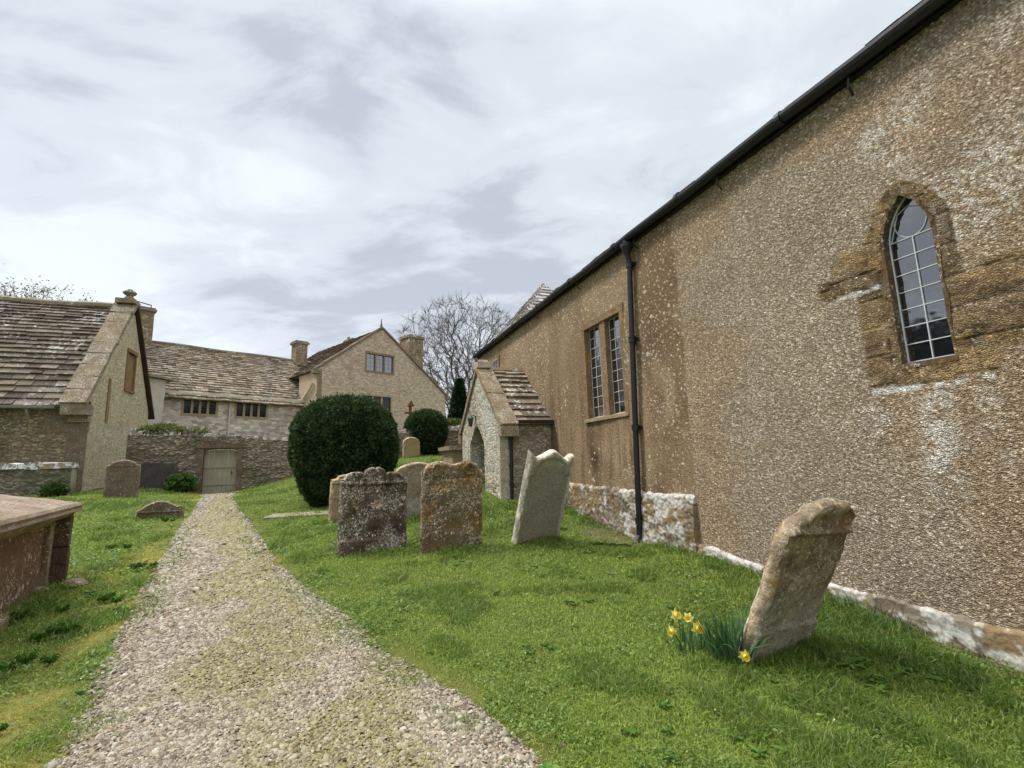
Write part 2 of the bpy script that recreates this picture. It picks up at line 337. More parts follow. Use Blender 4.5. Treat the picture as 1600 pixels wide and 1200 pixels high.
def gravel_moss(x, y):
    l, r = path_edges(y); u = (x - l) / np.maximum(r - l, .1)
    m = sstep(.38, .58, fbm(x * 1.1 + 3, y * .55, oct=5, seed=31) + .16 * sstep(.2, .6, u) * sstep(1.0, .75, u) - .22 * sstep(.4, .15, u) - .10 * sstep(4.5, 2.8, y) - .15 * sstep(10.5, 13.5, y))
    return np.clip(m, 0, 1) * .95
def build_gravel():
    # low rounded pebbles lying close together; each is a squashed, turned octahedron split once
    oc = np.array([(1,0,0),(-1,0,0),(0,1,0),(0,-1,0),(0,0,1),(0,0,-1)], float); of = np.array([(0,2,4),(2,1,4),(1,3,4),(3,0,4),(2,0,5),(1,2,5),(3,1,5),(0,3,5)])
    base = []; bf = []; mid = {}; V = [tuple(p) for p in oc]
    def m(i, j):
        k = (min(i, j), max(i, j))
        if k not in mid: p = np.array(V[i]) + np.array(V[j]); V.append(tuple(p / np.linalg.norm(p))); mid[k] = len(V) - 1
        return mid[k]
    for a, b, c in of[:4]:
        ab, bc, ca = m(a, b), m(b, c), m(c, a); bf += [(a, ab, ca), (ab, b, bc), (ca, bc, c), (ab, bc, ca)]
    base = np.array(V); F = np.array(bf); used = np.unique(F); mp = -np.ones(len(base), int); mp[used] = np.arange(len(used)); base = base[used]; F = mp[F]
    N = 250000; y = 1.7 + rng.random(N * 3) ** 2.3 * 15; keep = rng.random(N * 3) < 1; l, r = path_edges(y)
    u = rng.random(N * 3); x = l + (r - l) * (u * 1.04 - .02); sd = path_sd(x, y); mo = gravel_moss(x, y)
    mo = np.clip(mo * (.5 + 1.1 * fbm(x * 9, y * 9, oct=3, seed=33)), 0, 1); ok = (sd > -.05) & (rng.random(N * 3) < np.clip(.18 + sd * 2.4, 0, 1)) & (rng.random(N * 3) > mo * .62); x, y, mo = x[ok][:N], y[ok][:N], mo[ok][:N]; n = len(x)
    r = np.hypot(x, y); sz = rng.gamma(5, .0017, n).clip(.0045, .022) * (1 + .5 * (rng.random(n) > .93)) * np.clip(r / 4.6, 1, 2.0) ** .8
    th = rng.random(n) * 6.283; asp = rng.uniform(.6, .95, n); h = rng.uniform(.4, .75, n)
    P = base[None] * np.stack([sz, sz * asp, sz * h], 1)[:, None, :]; P = P * rng.uniform(.8, 1.2, P.shape)
    tx, ty = rng.normal(0, .25, n), rng.normal(0, .25, n)
    ct, st = np.cos(th)[:, None], np.sin(th)[:, None]; X = P[..., 0] * ct - P[..., 1] * st; Y = P[..., 0] * st + P[..., 1] * ct; Z = P[..., 2] + X * tx[:, None] + Y * ty[:, None]
    sd = path_sd(x, y); z0 = gz(x, y) + np.where(sd > 0, .008 + .012 * sstep(0, .3, sd), 0.0) + rng.uniform(-.002, .006, n)
    V = np.stack([X + x[:, None], Y + y[:, None], Z + z0[:, None]], -1)
    k = rng.random(n)[:, None]; pal = np.array([(.375, .312, .225), (.43, .365, .27), (.27, .215, .148), (.49, .44, .35), (.20, .16, .115), (.38, .305, .205)])
    C = pal[rng.integers(0, 6, n)] * rng.uniform(.55, 1.12, (n, 1)); mt = (mo * rng.random(n) * .9)[:, None]; C = C * (1 - mt) + np.array([.27, .245, .085]) * mt
    mb = MB(); FF = (F[None] + (np.arange(n) * len(base))[:, None, None]).reshape(-1, 3); mb.add(V, FF, np.repeat(C, len(base), 0))
    o = mb.build("gravel", mat_attr("gravel_stone", 160, .8, 1.15, .2, .002, .9), smooth=True); tag(o, 'loose tan and grey gravel covering the churchyard path', 'gravel', kind='stuff')

def build_litter():
    k = 420; y = 2.4 + 12 * rng.random(k) ** 1.5; l, r = path_edges(y); x = l + (r - l) * rng.uniform(-.15, 1.15, k) + rng.normal(0, .15, k); z = gz(x, y) + .03; th = rng.random(k) * 6.283; s = rng.uniform(.008, .022, k)[:, None]
    a = np.stack([np.cos(th), np.sin(th), rng.normal(0, .25, k)], 1) * s; b = np.stack([-np.sin(th), np.cos(th), rng.normal(0, .3, k)], 1) * s * rng.uniform(.12, .6, (k, 1)); P = np.stack([x, y, z], 1)
    C = lerp(np.array([.06, .04, .025]), np.array([.20, .13, .07]), rng.random((k, 1))); mb = MB(); mb.add(np.stack([P - a, P - b, P + a, P + b], 1).reshape(-1, 3), (np.arange(k) * 4)[:, None] + np.arange(4)[None], np.repeat(C, 4, 0)); tag(mb.build("leaf_litter", mat_leaf("dead_leaf", .1)), "small dead brown leaves and twig bits strewn over the path", "leaf litter", kind='stuff')
# ---------------------------------------------------------------- grass
FEET = []      # (x, y, radius): longer grass round the foot of stones
def lawn_ok(x, y):
    s, q = ch_local(x, y); ok = (q > .06) & ~((s > 10.7) & (s < 14.6) & (q < 1.45)) & (path_sd(x, y) < .03 + .30 * rng.random(len(x)) ** 2.5)
    ok &= ~((s > 19.8) & (q > 12.7)) ; ok &= ~((s > 18.4) & (s < 18.95) & (q > 12.5))
    wl = WALL_A[None] + 0; d = WALL_B - WALL_A; L = np.hypot(*d); nx, ny = -d[1] / L, d[0] / L
    ok &= ((x - WALL_A[0]) * nx + (y - WALL_A[1]) * ny) < -.2
    return ok
WALL_A, WALL_B = np.array([-13.6, 16.95]), np.array([1.5, 23.9])
def blades(x, y, h, w, col, lean=.5, seg3=True):
    n = len(x); z = gz(x, y) - .006; th = rng.random(n) * 6.283; ph = rng.random(n) * 6.283; ln = rng.gamma(2., lean / 2, n) * h
    dx, dy = np.cos(ph) * ln, np.sin(ph) * ln; wx, wy = np.cos(th) * w / 2, np.sin(th) * w / 2
    B = np.stack([x, y, z], 1); W = np.stack([wx, wy, np.zeros(n)], 1); D1 = np.stack([dx * .35, dy * .35, h * .55], 1); D2 = np.stack([dx, dy, h * np.clip(1 - .22 * (ln / h) ** 2, .35, 1)], 1)
    V = np.stack([B - W, B + W, B + D1 + W * .8, B + D1 - W * .8, B + D2], 1); i = np.arange(n) * 5
    q = np.stack([i, i + 1, i + 2, i + 3], 1); t = np.stack([i + 3, i + 2, i + 4], 1)
    return V.reshape(-1, 3), q, t, np.repeat(col, 5, 0)
def build_grass():
    N = 760000; r = 2.2 * (24 / 2.2) ** (rng.random(N) ** 1.12); a = rng.uniform(-1.02, .98, N); x, y = r * np.sin(a), r * np.cos(a)
    ok = lawn_ok(x, y) & (rng.random(N) > moss_amount(x, y) * .5); x, y = x[ok], y[ok]; r = np.hypot(x, y); n = len(x)
    s, q = ch_local(x, y); bare = np.maximum(sstep(.42, .12, q + .2 * (fbm(x * 3, y * 3, oct=3, seed=71) - .5)) * sstep(3.6, 2.8, s), sstep(.75, .35, np.hypot((s - 7.6) * .6, q - .3)) * .85); ok = rng.random(n) > bare * .8; x, y, s, q, r, bare = x[ok], y[ok], s[ok], q[ok], r[ok], bare[ok]; n = len(x)
    big = fbm(x * .55, y * .55, oct=4, seed=41); tuft = sstep(.53, .66, fbm(x * 1.9, y * 1.9, oct=3, seed=43)); yel = sstep(.5, .64, fbm(x * .8 + 7, y * .8, oct=4, seed=47))
    foot = np.zeros(n)
    for fx, fy, fr in FEET: foot = np.maximum(foot, sstep(fr, fr * .45, np.hypot(x - fx, y - fy)))
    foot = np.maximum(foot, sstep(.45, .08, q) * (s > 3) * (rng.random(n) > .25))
    l, rr = path_edges(y); edge = sstep(.35, .0, np.minimum(np.abs(x - rr), np.abs(x - l)))
    h = rng.uniform(.016, .046, n) * (1 + 1.2 * tuft + 1.4 * foot * rng.random(n)) * (1 - .4 * edge) * np.clip(r / 6, 1, 1.3)
    w = rng.uniform(.0034, .0068, n) * np.clip(r / 3.2, 1, 5) ** .95
    k = rng.random((n, 1)); C = lerp(np.array([.10, .185, .022]), np.array([.53, .63, .13]), k * .75 + .25 * big[:, None])
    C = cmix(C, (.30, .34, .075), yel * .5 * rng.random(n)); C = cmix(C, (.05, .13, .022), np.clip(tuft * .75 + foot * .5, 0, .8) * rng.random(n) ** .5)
    mm = moss_amount(x, y); C = cmix(C, (.46, .42, .10), mm * (.4 + .6 * rng.random(n))); h = h * (1 - .35 * mm)
    dk = sstep(2.9, .9, q) * sstep(5.2, 3.6, s); h = h * (1 + .5 * dk); C = cmix(C, (.05, .13, .02), dk * .65 * rng.random(n) ** .6)  # longer, richer grass by the wall, its shade also put into the blade colour
    C = cmix(C, (.42, .38, .18), (rng.random(n) > .93) * .75)
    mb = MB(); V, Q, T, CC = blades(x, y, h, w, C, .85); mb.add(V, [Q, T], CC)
    K = 60000; yy = 2.4 + rng.random(K) ** 1.6 * 11; l, r_ = path_edges(yy); xx = l + (r_ - l) * rng.random(K); pm = gravel_moss(xx, yy) * fbm(xx * 6, yy * 6, oct=3, seed=35); ok = (rng.random(K) < pm * 1.1) & (path_sd(xx, yy) > 0); xx, yy = xx[ok], yy[ok]; rr2 = np.hypot(xx, yy); V, Q, T, CC = blades(xx, yy, rng.uniform(.016, .034, len(xx)), rng.uniform(.003, .006, len(xx)) * np.clip(rr2 / 3.2, 1, 4), lerp(np.array([.20, .22, .05]), np.array([.40, .39, .11]), rng.random((len(xx), 1))), .9); mb.add(V, [Q, T], CC)
    # clover and broad-leaved weeds among the grass
    M = 130000; r = 2.3 * (14 / 2.3) ** rng.random(M); a = rng.uniform(-1.0, .98, M); x, y = r * np.sin(a), r * np.cos(a)
    d = fbm(x * 1.5 + 2, y * 1.5, oct=4, seed=61); ok = lawn_ok(x, y) & (rng.random(M) < sstep(.47, .62, d) * .9 + .04); x, y = x[ok], y[ok]; m = len(x); r = np.hypot(x, y)
    z = gz(x, y) + rng.uniform(.012, .05, m); sz = rng.uniform(.006, .015, m) * np.clip(r / 4, 1, 2.5); th = rng.random(m) * 6.283
    e1 = np.stack([np.cos(th), np.sin(th), rng.normal(0, .35, m)], 1) * sz[:, None]; e2 = np.stack([-np.sin(th), np.cos(th), rng.normal(0, .35, m)], 1) * sz[:, None] * .62
    P = np.stack([x, y, z], 1); V = np.stack([P - e1, P - e2 - .1 * e1, P + e1, P + e2 - .1 * e1], 1)
    C = lerp(np.array([.07, .15, .02]), np.array([.27, .37, .09]), rng.random((m, 1))); mb.add(V.reshape(-1, 3), (np.arange(m) * 4)[:, None] + np.arange(4)[None], np.repeat(C, 4, 0))
    k = 130; r = 2.6 + 8 * rng.random(k); a = rng.uniform(-.9, .9, k); xx, yy = r * np.sin(a), r * np.cos(a); ok = lawn_ok(xx, yy); xx, yy = xx[ok], yy[ok]; k = len(xx); P = np.stack([xx, yy, gz(xx, yy) + .035], 1); e = .006 * np.stack([np.ones(k), np.zeros(k), .5 * rng.normal(0, 1, k)], 1); f = .006 * np.stack([np.zeros(k), np.ones(k), .5 * rng.normal(0, 1, k)], 1); mb.add(np.stack([P - e, P - f, P + e, P + f], 1).reshape(-1, 3), (np.arange(k) * 4)[:, None] + np.arange(4)[None], (.72, .72, .55))
    o = mb.build("grass", mat_leaf("grass_blade", .38, .55, .3)); tag(o, 'green churchyard lawn with clover and small weeds', 'grass', kind='stuff')
# ---------------------------------------------------------------- church
M_dark = mat_plain("black_iron", (.012, .012, .016), .45, .5, .25)
M_glass = mat_glass(); M_glass_dark = mat_glass("old_house_glass", 1.45)
M_lead = mat_plain("lead_strip", (.60, .61, .62), .6, .3, .15)
M_ham = mat_stone("brown_dressed_stone", (.20, .115, .045), (.30, .19, .085), .18, (.62, .58, .5), .05, .06)
M_hamw = mat_stone("wall_coloured_stone", (.20, .128, .068), (.30, .20, .11), .14, (.60, .54, .44), .03, .05)
M_hamd = mat_stone("dark_dressed_stone", (.10, .066, .036), (.19, .13, .07), .18, (.55, .5, .42), .02, .06)
M_cream = mat_stone("pale_dressed_stone", (.46, .36, .235), (.36, .265, .16), .05, (.66, .62, .53), .03, .03)
M_tile = mat_attr("stone_roof_tile", 26, .62, 1.25, .6, .02, .95, .05, (.56, .54, .48), .1, .06)
M_void = mat_plain("dark_interior", (.01, .01, .01), .9, .1)
def roof_slabs(mb, o, a, u, nrm, L, H, rows, wmin, wmax, pal, th=.03, dim=.75, top=None, left=None, right=None):
    """courses of stone slates from the eave o along a, up the slope u; left/right clip functions of the height fraction"""
    o, a, u, nrm = [np.asarray(v, float) for v in (o, a, u, nrm)]; hs_ = np.linspace(1, dim, rows); hs_ = hs_ / hs_.sum() * H; y = 0; pal = np.array(pal)
    for r in range(rows):
        f = (y + hs_[r] * .5) / H; x0 = 0 if left is None else left(f); x1 = L if right is None else right(f); x = x0 - rng.random() * wmin * .6
        while x < x1 - .02:
            w = rng.uniform(wmin, wmax); a0, a1 = max(x, x0), min(x + w, x1); x += w
            if a1 - a0 < .03: continue
            g = .006; t = th * rng.uniform(.7, 1.4); lift = t + rng.uniform(.004, .014); y0 = y - rng.uniform(0, .02); y1 = y + hs_[r] * 1.12
            dz = rng.normal(0, .006, 4)
            p = [o + a * (a0 + g) + u * y0, o + a * (a1 - g) + u * y0, o + a * (a1 - g) + u * y1, o + a * (a0 + g) + u * y1]
            lo = [p[0] + nrm * (lift - t), p[1] + nrm * (lift - t), p[2] - nrm * t * .8, p[3] - nrm * t * .8]
            hi = [p[0] + nrm * (lift + t + dz[0]), p[1] + nrm * (lift + t + dz[1]), p[2] + nrm * (dz[2] * .5 + .002), p[3] + nrm * (dz[3] * .5 + .002)]
            mb.hexa(np.array(lo + hi), pal[rng.integers(len(pal))] * rng.uniform(.72, 1.25))
        y += hs_[r]
def panel(mb, xs, top, holes, fr, step=.3, reveal=.15, z0=0.0, col=None):
    """wall face with rectangular holes; fr maps (x, depth, z) to local xyz; top(x) is the wall head"""
    x0, x1 = xs; X = set(np.linspace(x0, x1, max(2, int(round((x1 - x0) / step)) + 1)).round(4)); 
    for h in holes: X |= {round(h[0], 4), round(h[1], 4)}
    X = sorted(X); V = []; Fq = []
    for a, b in zip(X[:-1], X[1:]):
        ta, tb = top(a), top(b); br = sorted({z0} | {round(v, 4) for h in holes for v in (h[2], h[3])}); br = [v for v in br if v < min(ta, tb) - 1e-3]; m = (a + b) / 2
        for i, v in enumerate(br):
            last = i == len(br) - 1; zl, zr = (ta, tb) if last else (br[i + 1], br[i + 1])
            mid = v + .01
            if any(h[0] - 1e-3 < m < h[1] + 1e-3 and h[2] - 1e-3 <= mid < h[3] for h in holes): continue
            k = len(V); V += [(a, 0, v), (b, 0, v), (b, 0, zr), (a, 0, zl)]; Fq.append((k, k + 1, k + 2, k + 3))
    for h in holes:
        a, b, c, d = h[:4]; e = reveal
        for p, q in (((a, c), (b, c)), ((b, c), (b, d)), ((b, d), (a, d)), ((a, d), (a, c))):
            k = len(V); V += [(p[0], 0, p[1]), (q[0], 0, q[1]), (q[0], -e, q[1]), (p[0], -e, p[1])]; Fq.append((k, k + 1, k + 2, k + 3))
    mb.add(fr(np.array(V, float)), np.array(Fq), col)
def leaded(parent, name, x0, x1, z0, z1, nx, nz, y, fr, lead=None, fw=.012, glass=None):
    g = MB(); g.box((x0, y - .01, z0), (x1, y, z1), fr=fr); win = g.build(name, glass or M_glass, parent)
    b = MB()
    for i in range(nx + 1):
        x = x0 + (x1 - x0) * i / nx; w = fw * (1.5 if i in (0, nx) else .8); b.box((x - w / 2, y - .004, z0), (x + w / 2, y + .008, z1), fr=fr)
    for j in range(nz + 1):
        z = z0 + (z1 - z0) * j / nz; w = fw * (1.5 if j in (0, nz) else .8); b.box((x0, y - .002, z - w / 2), (x1, y + .010, z + w / 2), fr=fr)
    b.build("leading", lead or M_lead, win); return win
IDF = lambda v: v
def lancet_half(z, zs, za, hw): # half width of a pointed arch at height z
    R = ((za - zs) ** 2 + hw * hw) / (2 * hw); zz = np.clip(z - zs, 0, None); return np.where(z <= zs, hw, np.maximum(np.sqrt(np.maximum(R * R - zz * zz, 0)) - (R - hw), 0))

def build_church():
    root = thing("church", "long low church of brown roughcast with pointed lancet window and gabled stone porch", "church", (CP0[0], CP0[1], 0), CH_ROT)
    # --- the long roughcast wall, its lumps and colours
    sp = [-1.0]
    while sp[-1] < 17.2: d = math.hypot(5.05, sp[-1]); sp.append(sp[-1] + min(.009 * (max(d, 5.3) / 5.3) ** 1.6, .032))
    S = np.array(sp); Z = np.arange(-.7, 5.46, .0105); SS, ZZ = np.meshgrid(S, Z, indexing='ij')
    wob = .05 * (fbm(SS * .9, ZZ * .9, oct=3, seed=71) - .5)
    far = sstep(5.6, 6.1, SS); zone = sstep(5.83, 5.91, SS + .05 * (fbm(ZZ * 2, ZZ * 0, oct=3, seed=9) - .5))
    f1, f2, r1 = worley(SS / .025, ZZ / .022, 5); g1_, g2, r2 = worley(SS / .017, ZZ / .017, 8)
    peb = np.clip(1 - (f1 / .66) ** 3, 0, 1) * (.30 + .70 * r1); sm = np.clip(1 - (g1_ / .6) ** 2, 0, 1) * (.4 + .6 * r2)
    amp = lerp(1.0, .62, zone); H = wob + amp * (.009 * peb + .004 * sm)
    big = fbm(SS * .5, ZZ * .5, oct=4, seed=77); mid = fbm(SS * 2.2, ZZ * 1.5, oct=4, seed=78); streak = fbm(SS * 3.5, ZZ * .35, oct=4, seed=79)
    near_c = lerp(np.array([.24, .183, .125]), np.array([.54, .44, .33]), np.clip(.95 * peb * (.35 + .75 * r1) + .35 * sm * r2, 0, 1)[..., None]); near_c = cmix(near_c, (.68, .61, .50), (peb > .55) * (r1 > .86) * .6); near_c = near_c * lerp(.85, 1.15, mid)[..., None]
    near_c = cmix(near_c, near_c * np.array([1.04, .92, .76]), sstep(.45, .6, big) * .6)
    far_c = lerp(np.array([.215, .147, .083]), np.array([.465, .34, .212]), np.clip(.45 * peb + .25 * sm * r2 + .65 * (mid - .3), 0, 1)[..., None])
    under = sstep(7.3, 7.6, SS) * sstep(9.2, 8.8, SS) * sstep(1.1, 1.7, ZZ) * sstep(2.45, 2.3, ZZ); far_c = cmix(far_c, (.10, .06, .03), np.clip(sstep(.47, .66, streak + .25 * (mid - .5)) * .5 * sstep(5.2, 2.2, ZZ) + under * sstep(.40, .56, fbm(SS * 7, ZZ * 1.2, oct=4, seed=80)) * .7, 0, 1)); far_c = cmix(far_c, (.45, .325, .19), sstep(.52, .66, big) * .4)
    damp = sstep(7.3, 6.9, SS) * sstep(.38, .58, fbm(SS * 1.2, ZZ * .8, oct=4, seed=81)); far_c = cmix(far_c, (.17, .108, .056), damp * .6)
    C = near_c * (1 - zone[..., None]) + far_c * zone[..., None]
    # pale lichen: crusts on the near wall high up, round spots on the brown part
    li = sstep(.47, .66, fbm(SS * 1.5 + 3, ZZ * 1.1, oct=6, seed=83) + .13 * sstep(3.6, 1.6, SS) * sstep(2.7, 4.2, ZZ) - .12 * zone - .19 + .07 * sstep(3.4, 2.4, SS)) * sstep(.42, .6, fbm(SS * 26, ZZ * 22, oct=3, seed=84)) * (.3 + .7 * (peb > .3))
    C = cmix(C, (.72, .67, .60), li * .72)
    run = sstep(.22, .02, np.abs(SS - 2.72 + .1 * (fbm(ZZ * 3, ZZ * 0, oct=3, seed=4) - .5))) * sstep(.9, 1.4, ZZ) * sstep(2.12, 2.0, ZZ) * sstep(.42, .6, fbm(SS * 9, ZZ * 7, oct=4, seed=85)); C = cmix(C, (.70, .66, .60), run * .8 * ((peb > .3) | (sm > .4)))
    sp1, _, sr = worley(SS / .16, ZZ / .16, 91); spot = (sp1 < .05 + .17 * (sr - .6) * 2.5) & (sr > .6); dens = sstep(.44, .56, fbm(SS * .9, ZZ * .7, oct=3, seed=93) + .10 * sstep(7.6, 7.0, SS))
    C = cmix(C, (.66, .60, .50), spot * dens * lerp(.25, .85, zone)); H = np.where(spot & (zone > .5), H + .004, H)
    sp2, _, sr2 = worley(SS / .06, ZZ / .06, 97); C = cmix(C, (.64, .56, .44), ((sp2 < .62 * (sr2 - .42)) & (sr2 > .45)) * lerp(.22, .8, zone) * sstep(.36, .56, fbm(SS * .8 + 9, ZZ * .8, oct=3, seed=99) + .1 * zone * sstep(1.5, 3.5, ZZ)))
    # bare dressed stones showing through round the lancet
    def patch(s0, s1, z0, z1, e=.03): 
        n = .05 * (fbm(SS * 6, ZZ * 6, oct=3, seed=55) - .5); return sstep(-e, e, np.minimum(np.minimum(SS - s0, s1 - SS), np.minimum(ZZ - z0, z1 - ZZ)) + n)
    ear = np.maximum.reduce([patch(3.0, 3.45, 3.38, 3.62), patch(2.9, 3.62, 3.17, 3.40), patch(1.2, 2.52, 2.74, 3.03), patch(-.2, 2.2, 2.78, 3.10), patch(.3, 2.50, 2.34, 2.72), patch(2.9, 3.22, 2.14, 3.2), patch(2.2, 3.2, 2.13, 2.36)])
    rim = lancet_half(ZZ, 3.5, 4.12, .38) - np.abs(SS - 2.715) + .05 * (fbm(SS * 7, ZZ * 7, oct=3, seed=56) - .5); ear = np.maximum(ear, sstep(-.02, .02, rim) * sstep(2.2, 2.3, ZZ))
    st = fbm(SS * 3, ZZ * 6, oct=5, seed=57); sc = lerp(np.array([.075, .05, .028]), np.array([.205, .14, .072]), sstep(.3, .7, st)[..., None]); sq1, _, sq2 = worley(SS / .034 + .3 * fbm(SS * 30, ZZ * 30, seed=1), ZZ / .034 + .3 * fbm(SS * 30, ZZ * 30, seed=2), 98); sc = cmix(sc, (.60, .54, .44), ((sq1 < .75 * (sq2 - .62)) & (fbm(SS * 5, ZZ * 5, oct=3, seed=60) > .45)) * .8)
    jt = np.minimum(np.abs(((ZZ + .04 * (np.floor(SS * 2) % 2)) / .29) % 1 - .5), np.abs(((SS + .21 * (np.floor(ZZ / .29) % 2)) / .46) % 1 - .5) * 1.6) ; sc = cmix(sc, (.045, .034, .024), sstep(.045, .01, jt) * .6 * sstep(.35, .5, fbm(SS * 9, ZZ * 9, oct=3, seed=62))); sc = cmix(sc, (.33, .22, .10), sstep(.56, .68, fbm(SS * 4, ZZ * 8, oct=5, seed=63)) * .6); sc = sc * lerp(.6, 1.35, fbm(SS * 30, ZZ * 34, oct=3, seed=64))[..., None]; sc = sc * 1.25; ear = ear * (.72 + .28 * sstep(.35, .55, fbm(SS * 7, ZZ * 7, oct=4, seed=66))); C = C * (1 - ear[..., None]) + sc * ear[..., None]; H = lerp(H, wob + .004 - .012 * sstep(.05, .015, jt) + .016 * (fbm(SS * 12, ZZ * 12, oct=4, seed=58) - .3), ear)
    C = cmix(C, (.74, .72, .68), (np.maximum(patch(2.25, 3.2, 2.085, 2.14, .02), patch(3.0, 3.6, 3.13, 3.18, .02)) * sstep(.4, .55, fbm(SS * 8, ZZ * 14, oct=3, seed=59))) * .85)
    # openings
    hole = (np.abs(SS - 2.70) < lancet_half(ZZ, 3.52, 3.97, .205) + .005) & (ZZ > 2.345) & (ZZ < 3.96) | ((SS > 7.47) & (SS < 9.0) & (ZZ > 2.36) & (ZZ < 4.36))
    F = gridf(*SS.shape); hv = hole.ravel(); keep = ~hv[F].any(1)
    mb = MB(); mb.add(np.stack([SS, H, ZZ], -1), F[keep], C.reshape(-1, 3)); mb.build("wall", mat_roughcast(), root, smooth=True)
    # rest of the shell (gable ends and far wall)
    mb = MB(); col = (.36, .25, .14)
    mb.box((-9, -6.4, -.7), (-1.0, -.05, 5.4), col); mb.box((-1.0, -6.4, -.7), (17.2, -6.1, 5.4), col); mb.box((16.9, -6.1, -.7), (17.2, -.02, 5.4), col)
    mb.prism([(-6.4, 5.4), (-.02, 5.4), (-3.2, 7.3)], 0, 16.95, 17.25, col); mb.build("far_wall", mat_attr("roughcast_far", 30, .7, 1.2, .6, .02), root)
    mb = MB(); mb.box((-.9, -.75, 0), (16.8, -.7, 5.35)); mb.build("interior", M_void, root)
    # --- plinth of rubble, limewashed and lichened
    def plinth(s0, s1, top, zb, q, white, seed, jd=.4, cs=1.0):
        S = np.arange(s0, s1, .014 if s1 < 7 else .018); n = 70; SS, T = np.meshgrid(S, np.linspace(0, 1, n), indexing='ij'); tp = top(SS); ZZ = zb + (tp - zb) * T
        f1, f2, r = worley(SS / (.12 * cs), ZZ / (.07 * cs), seed); ed = np.clip((f2 - f1) / .22, 0, 1); nn = fbm(SS * 9, ZZ * 9, oct=4, seed=seed + 1); H = q + .012 / cs ** 2 * ed * (.5 + r) + .05 * (nn - .5) + .04 * (fbm(SS * 2, ZZ * 2, oct=2, seed=seed) - .5)
        H = H - .05 * sstep(.965, 1.0, T)
        C = lerp(np.array([.20, .15, .10]), np.array([.42, .36, .28]), r[..., None]) * lerp(.6, 1.25, nn)[..., None]; C = C * lerp(jd, 1, ed)[..., None]
        C = cmix(C, (.30, .19, .075), sstep(.52, .62, fbm(SS * 2.5, ZZ * 3, oct=4, seed=seed + 7)) * .6)
        wv = fbm(SS * 5.5, ZZ * 7.5, oct=6, seed=seed + 3) + white(SS, ZZ, T); C = cmix(C, (.66, .64, .595), sstep(.55, .60, wv) * .9 * lerp(.45, 1, ed) * lerp(.6, 1, sstep(.3, .5, fbm(SS * 25, ZZ * 25, oct=3, seed=2)))[...])
        mb = MB(); mb.add(np.stack([SS, H, ZZ], -1), gridf(*SS.shape), C.reshape(-1, 3))
        e = [np.array([(s, h, z) for s, h, z in zip(SS[:, -1], H[:, -1], ZZ[:, -1])]), np.array([(s, -.05, z + .02) for s, z in zip(SS[:, -1], ZZ[:, -1])])]
        mb.add(np.stack(e, 1), gridf(len(S), 2), np.repeat(C[:, -1], 2, 0)); 
        for i in (0, -1): mb.add(np.stack([np.c_[SS[i], H[i], ZZ[i]], np.c_[SS[i], H[i] * 0 - .05, ZZ[i]]], 1), gridf(n, 2), np.repeat(C[i], 2, 0))
        mb.build("plinth", mat_attr("limewashed_rubble", 45, .75, 1.2, .6, .012), root, smooth=True)
    ragged = lambda s, a, sd: a * (fbm(s * 4, s * 0, oct=4, seed=sd) - .5)
    plinth(5.9, 10.85, lambda s: .95 + .018 * (s - 5.9) + ragged(s, .10, 1), -.3, .06, lambda s, z, t: .11 * sstep(7.4, 6.8, s) + .12 * sstep(.85, .97, t) - .10 * sstep(7.5, 8.2, s) + .01 - .3 * sstep(6.15, 6.08, s) * sstep(.93, .9, t), 101)
    plinth(-.9, 5.9, lambda s: .13 + .03 * np.clip(s - 2.6, 0, 2) + .10 * sstep(5.2, 5.8, s) + ragged(s, .07, 2), -.75, .05, lambda s, z, t: .07 * sstep(.6, .9, t) * sstep(2.5, 3.3, s) + .02 * sstep(2.2, 3.0, s) + .09 * sstep(4.6, 5.2, s) - .12 * sstep(2.5, 1.8, s), 111, .5, 1.7)
    # --- roof, eave tiles and gutter
    mb = MB(); sl = math.radians(33); u = np.array([0, -math.cos(sl), math.sin(sl)]); nr = np.array([0, math.sin(sl), math.cos(sl)]); pal = [(.11, .085, .07), (.15, .12, .10), (.085, .07, .065)]
    roof_slabs(mb, (-1.2, .155, 5.49), (1, 0, 0), u, nr, 18.3, 4.0, 9, .26, .34, pal, .020); mb.prism([(.14, 5.51), (-3.2, 7.65), (-6.5, 5.42)], 0, -1.2, 17.1, (.1, .08, .07)); mb.build("roof", mat_attr("church_roof_tile", 30, .7, 1.2, .4, .01), root)
    mb = MB(); th = np.linspace(-.2, np.pi + .2, 9); P = np.array([(.145 + .075 * math.cos(a), 5.49 - .085 * math.sin(a)) for a in th]); S = np.linspace(-1.2, 17.1, 24)
    V = np.array([[(s, p[0], p[1] + .012 * math.sin(s * 2.1)) for p in P] for s in S]); mb.add(V, gridf(24, 9)); mb.box((-1.2, -.05, 5.40), (17.1, .072, 5.52))
    for s in (1.1, 2.9, 4.75, 6.75, 8.9, 11.2, 13.4): mb.tube([(s, .07, 5.44), (s, .14, 5.36), (s + .02, .12, 5.28), (s + .05, .02, 5.24)], .012, 6)
    for s in np.arange(0, 17, 1.83): mb.tube([(s, .145, 5.485), (s + .07, .145, 5.485)], .086, 14)
    mb.build("gutter", M_dark, root)
    mb = MB(); mb.tube([(6.96, .16, 5.46), (6.97, .15, 5.22), (6.98, .095, 5.05), (7.02, .09, 4.6), (7.24, .095, .42), (7.25, .1, .22), (7.22, .2, .10), (7.20, .26, .06)], .05, 14)
    for z, s in ((5.0, 6.99), (3.62, 7.07), (2.06, 7.155), (.46, 7.24)):
        mb.tube([(s, .092, z - .05), (s, .092, z + .05)], .066, 14); mb.tube([(s, .092, z + .035), (s, .092, z + .05)], .074, 14); mb.box((s - .1, .02, z - .03), (s + .1, .05, z + .03))
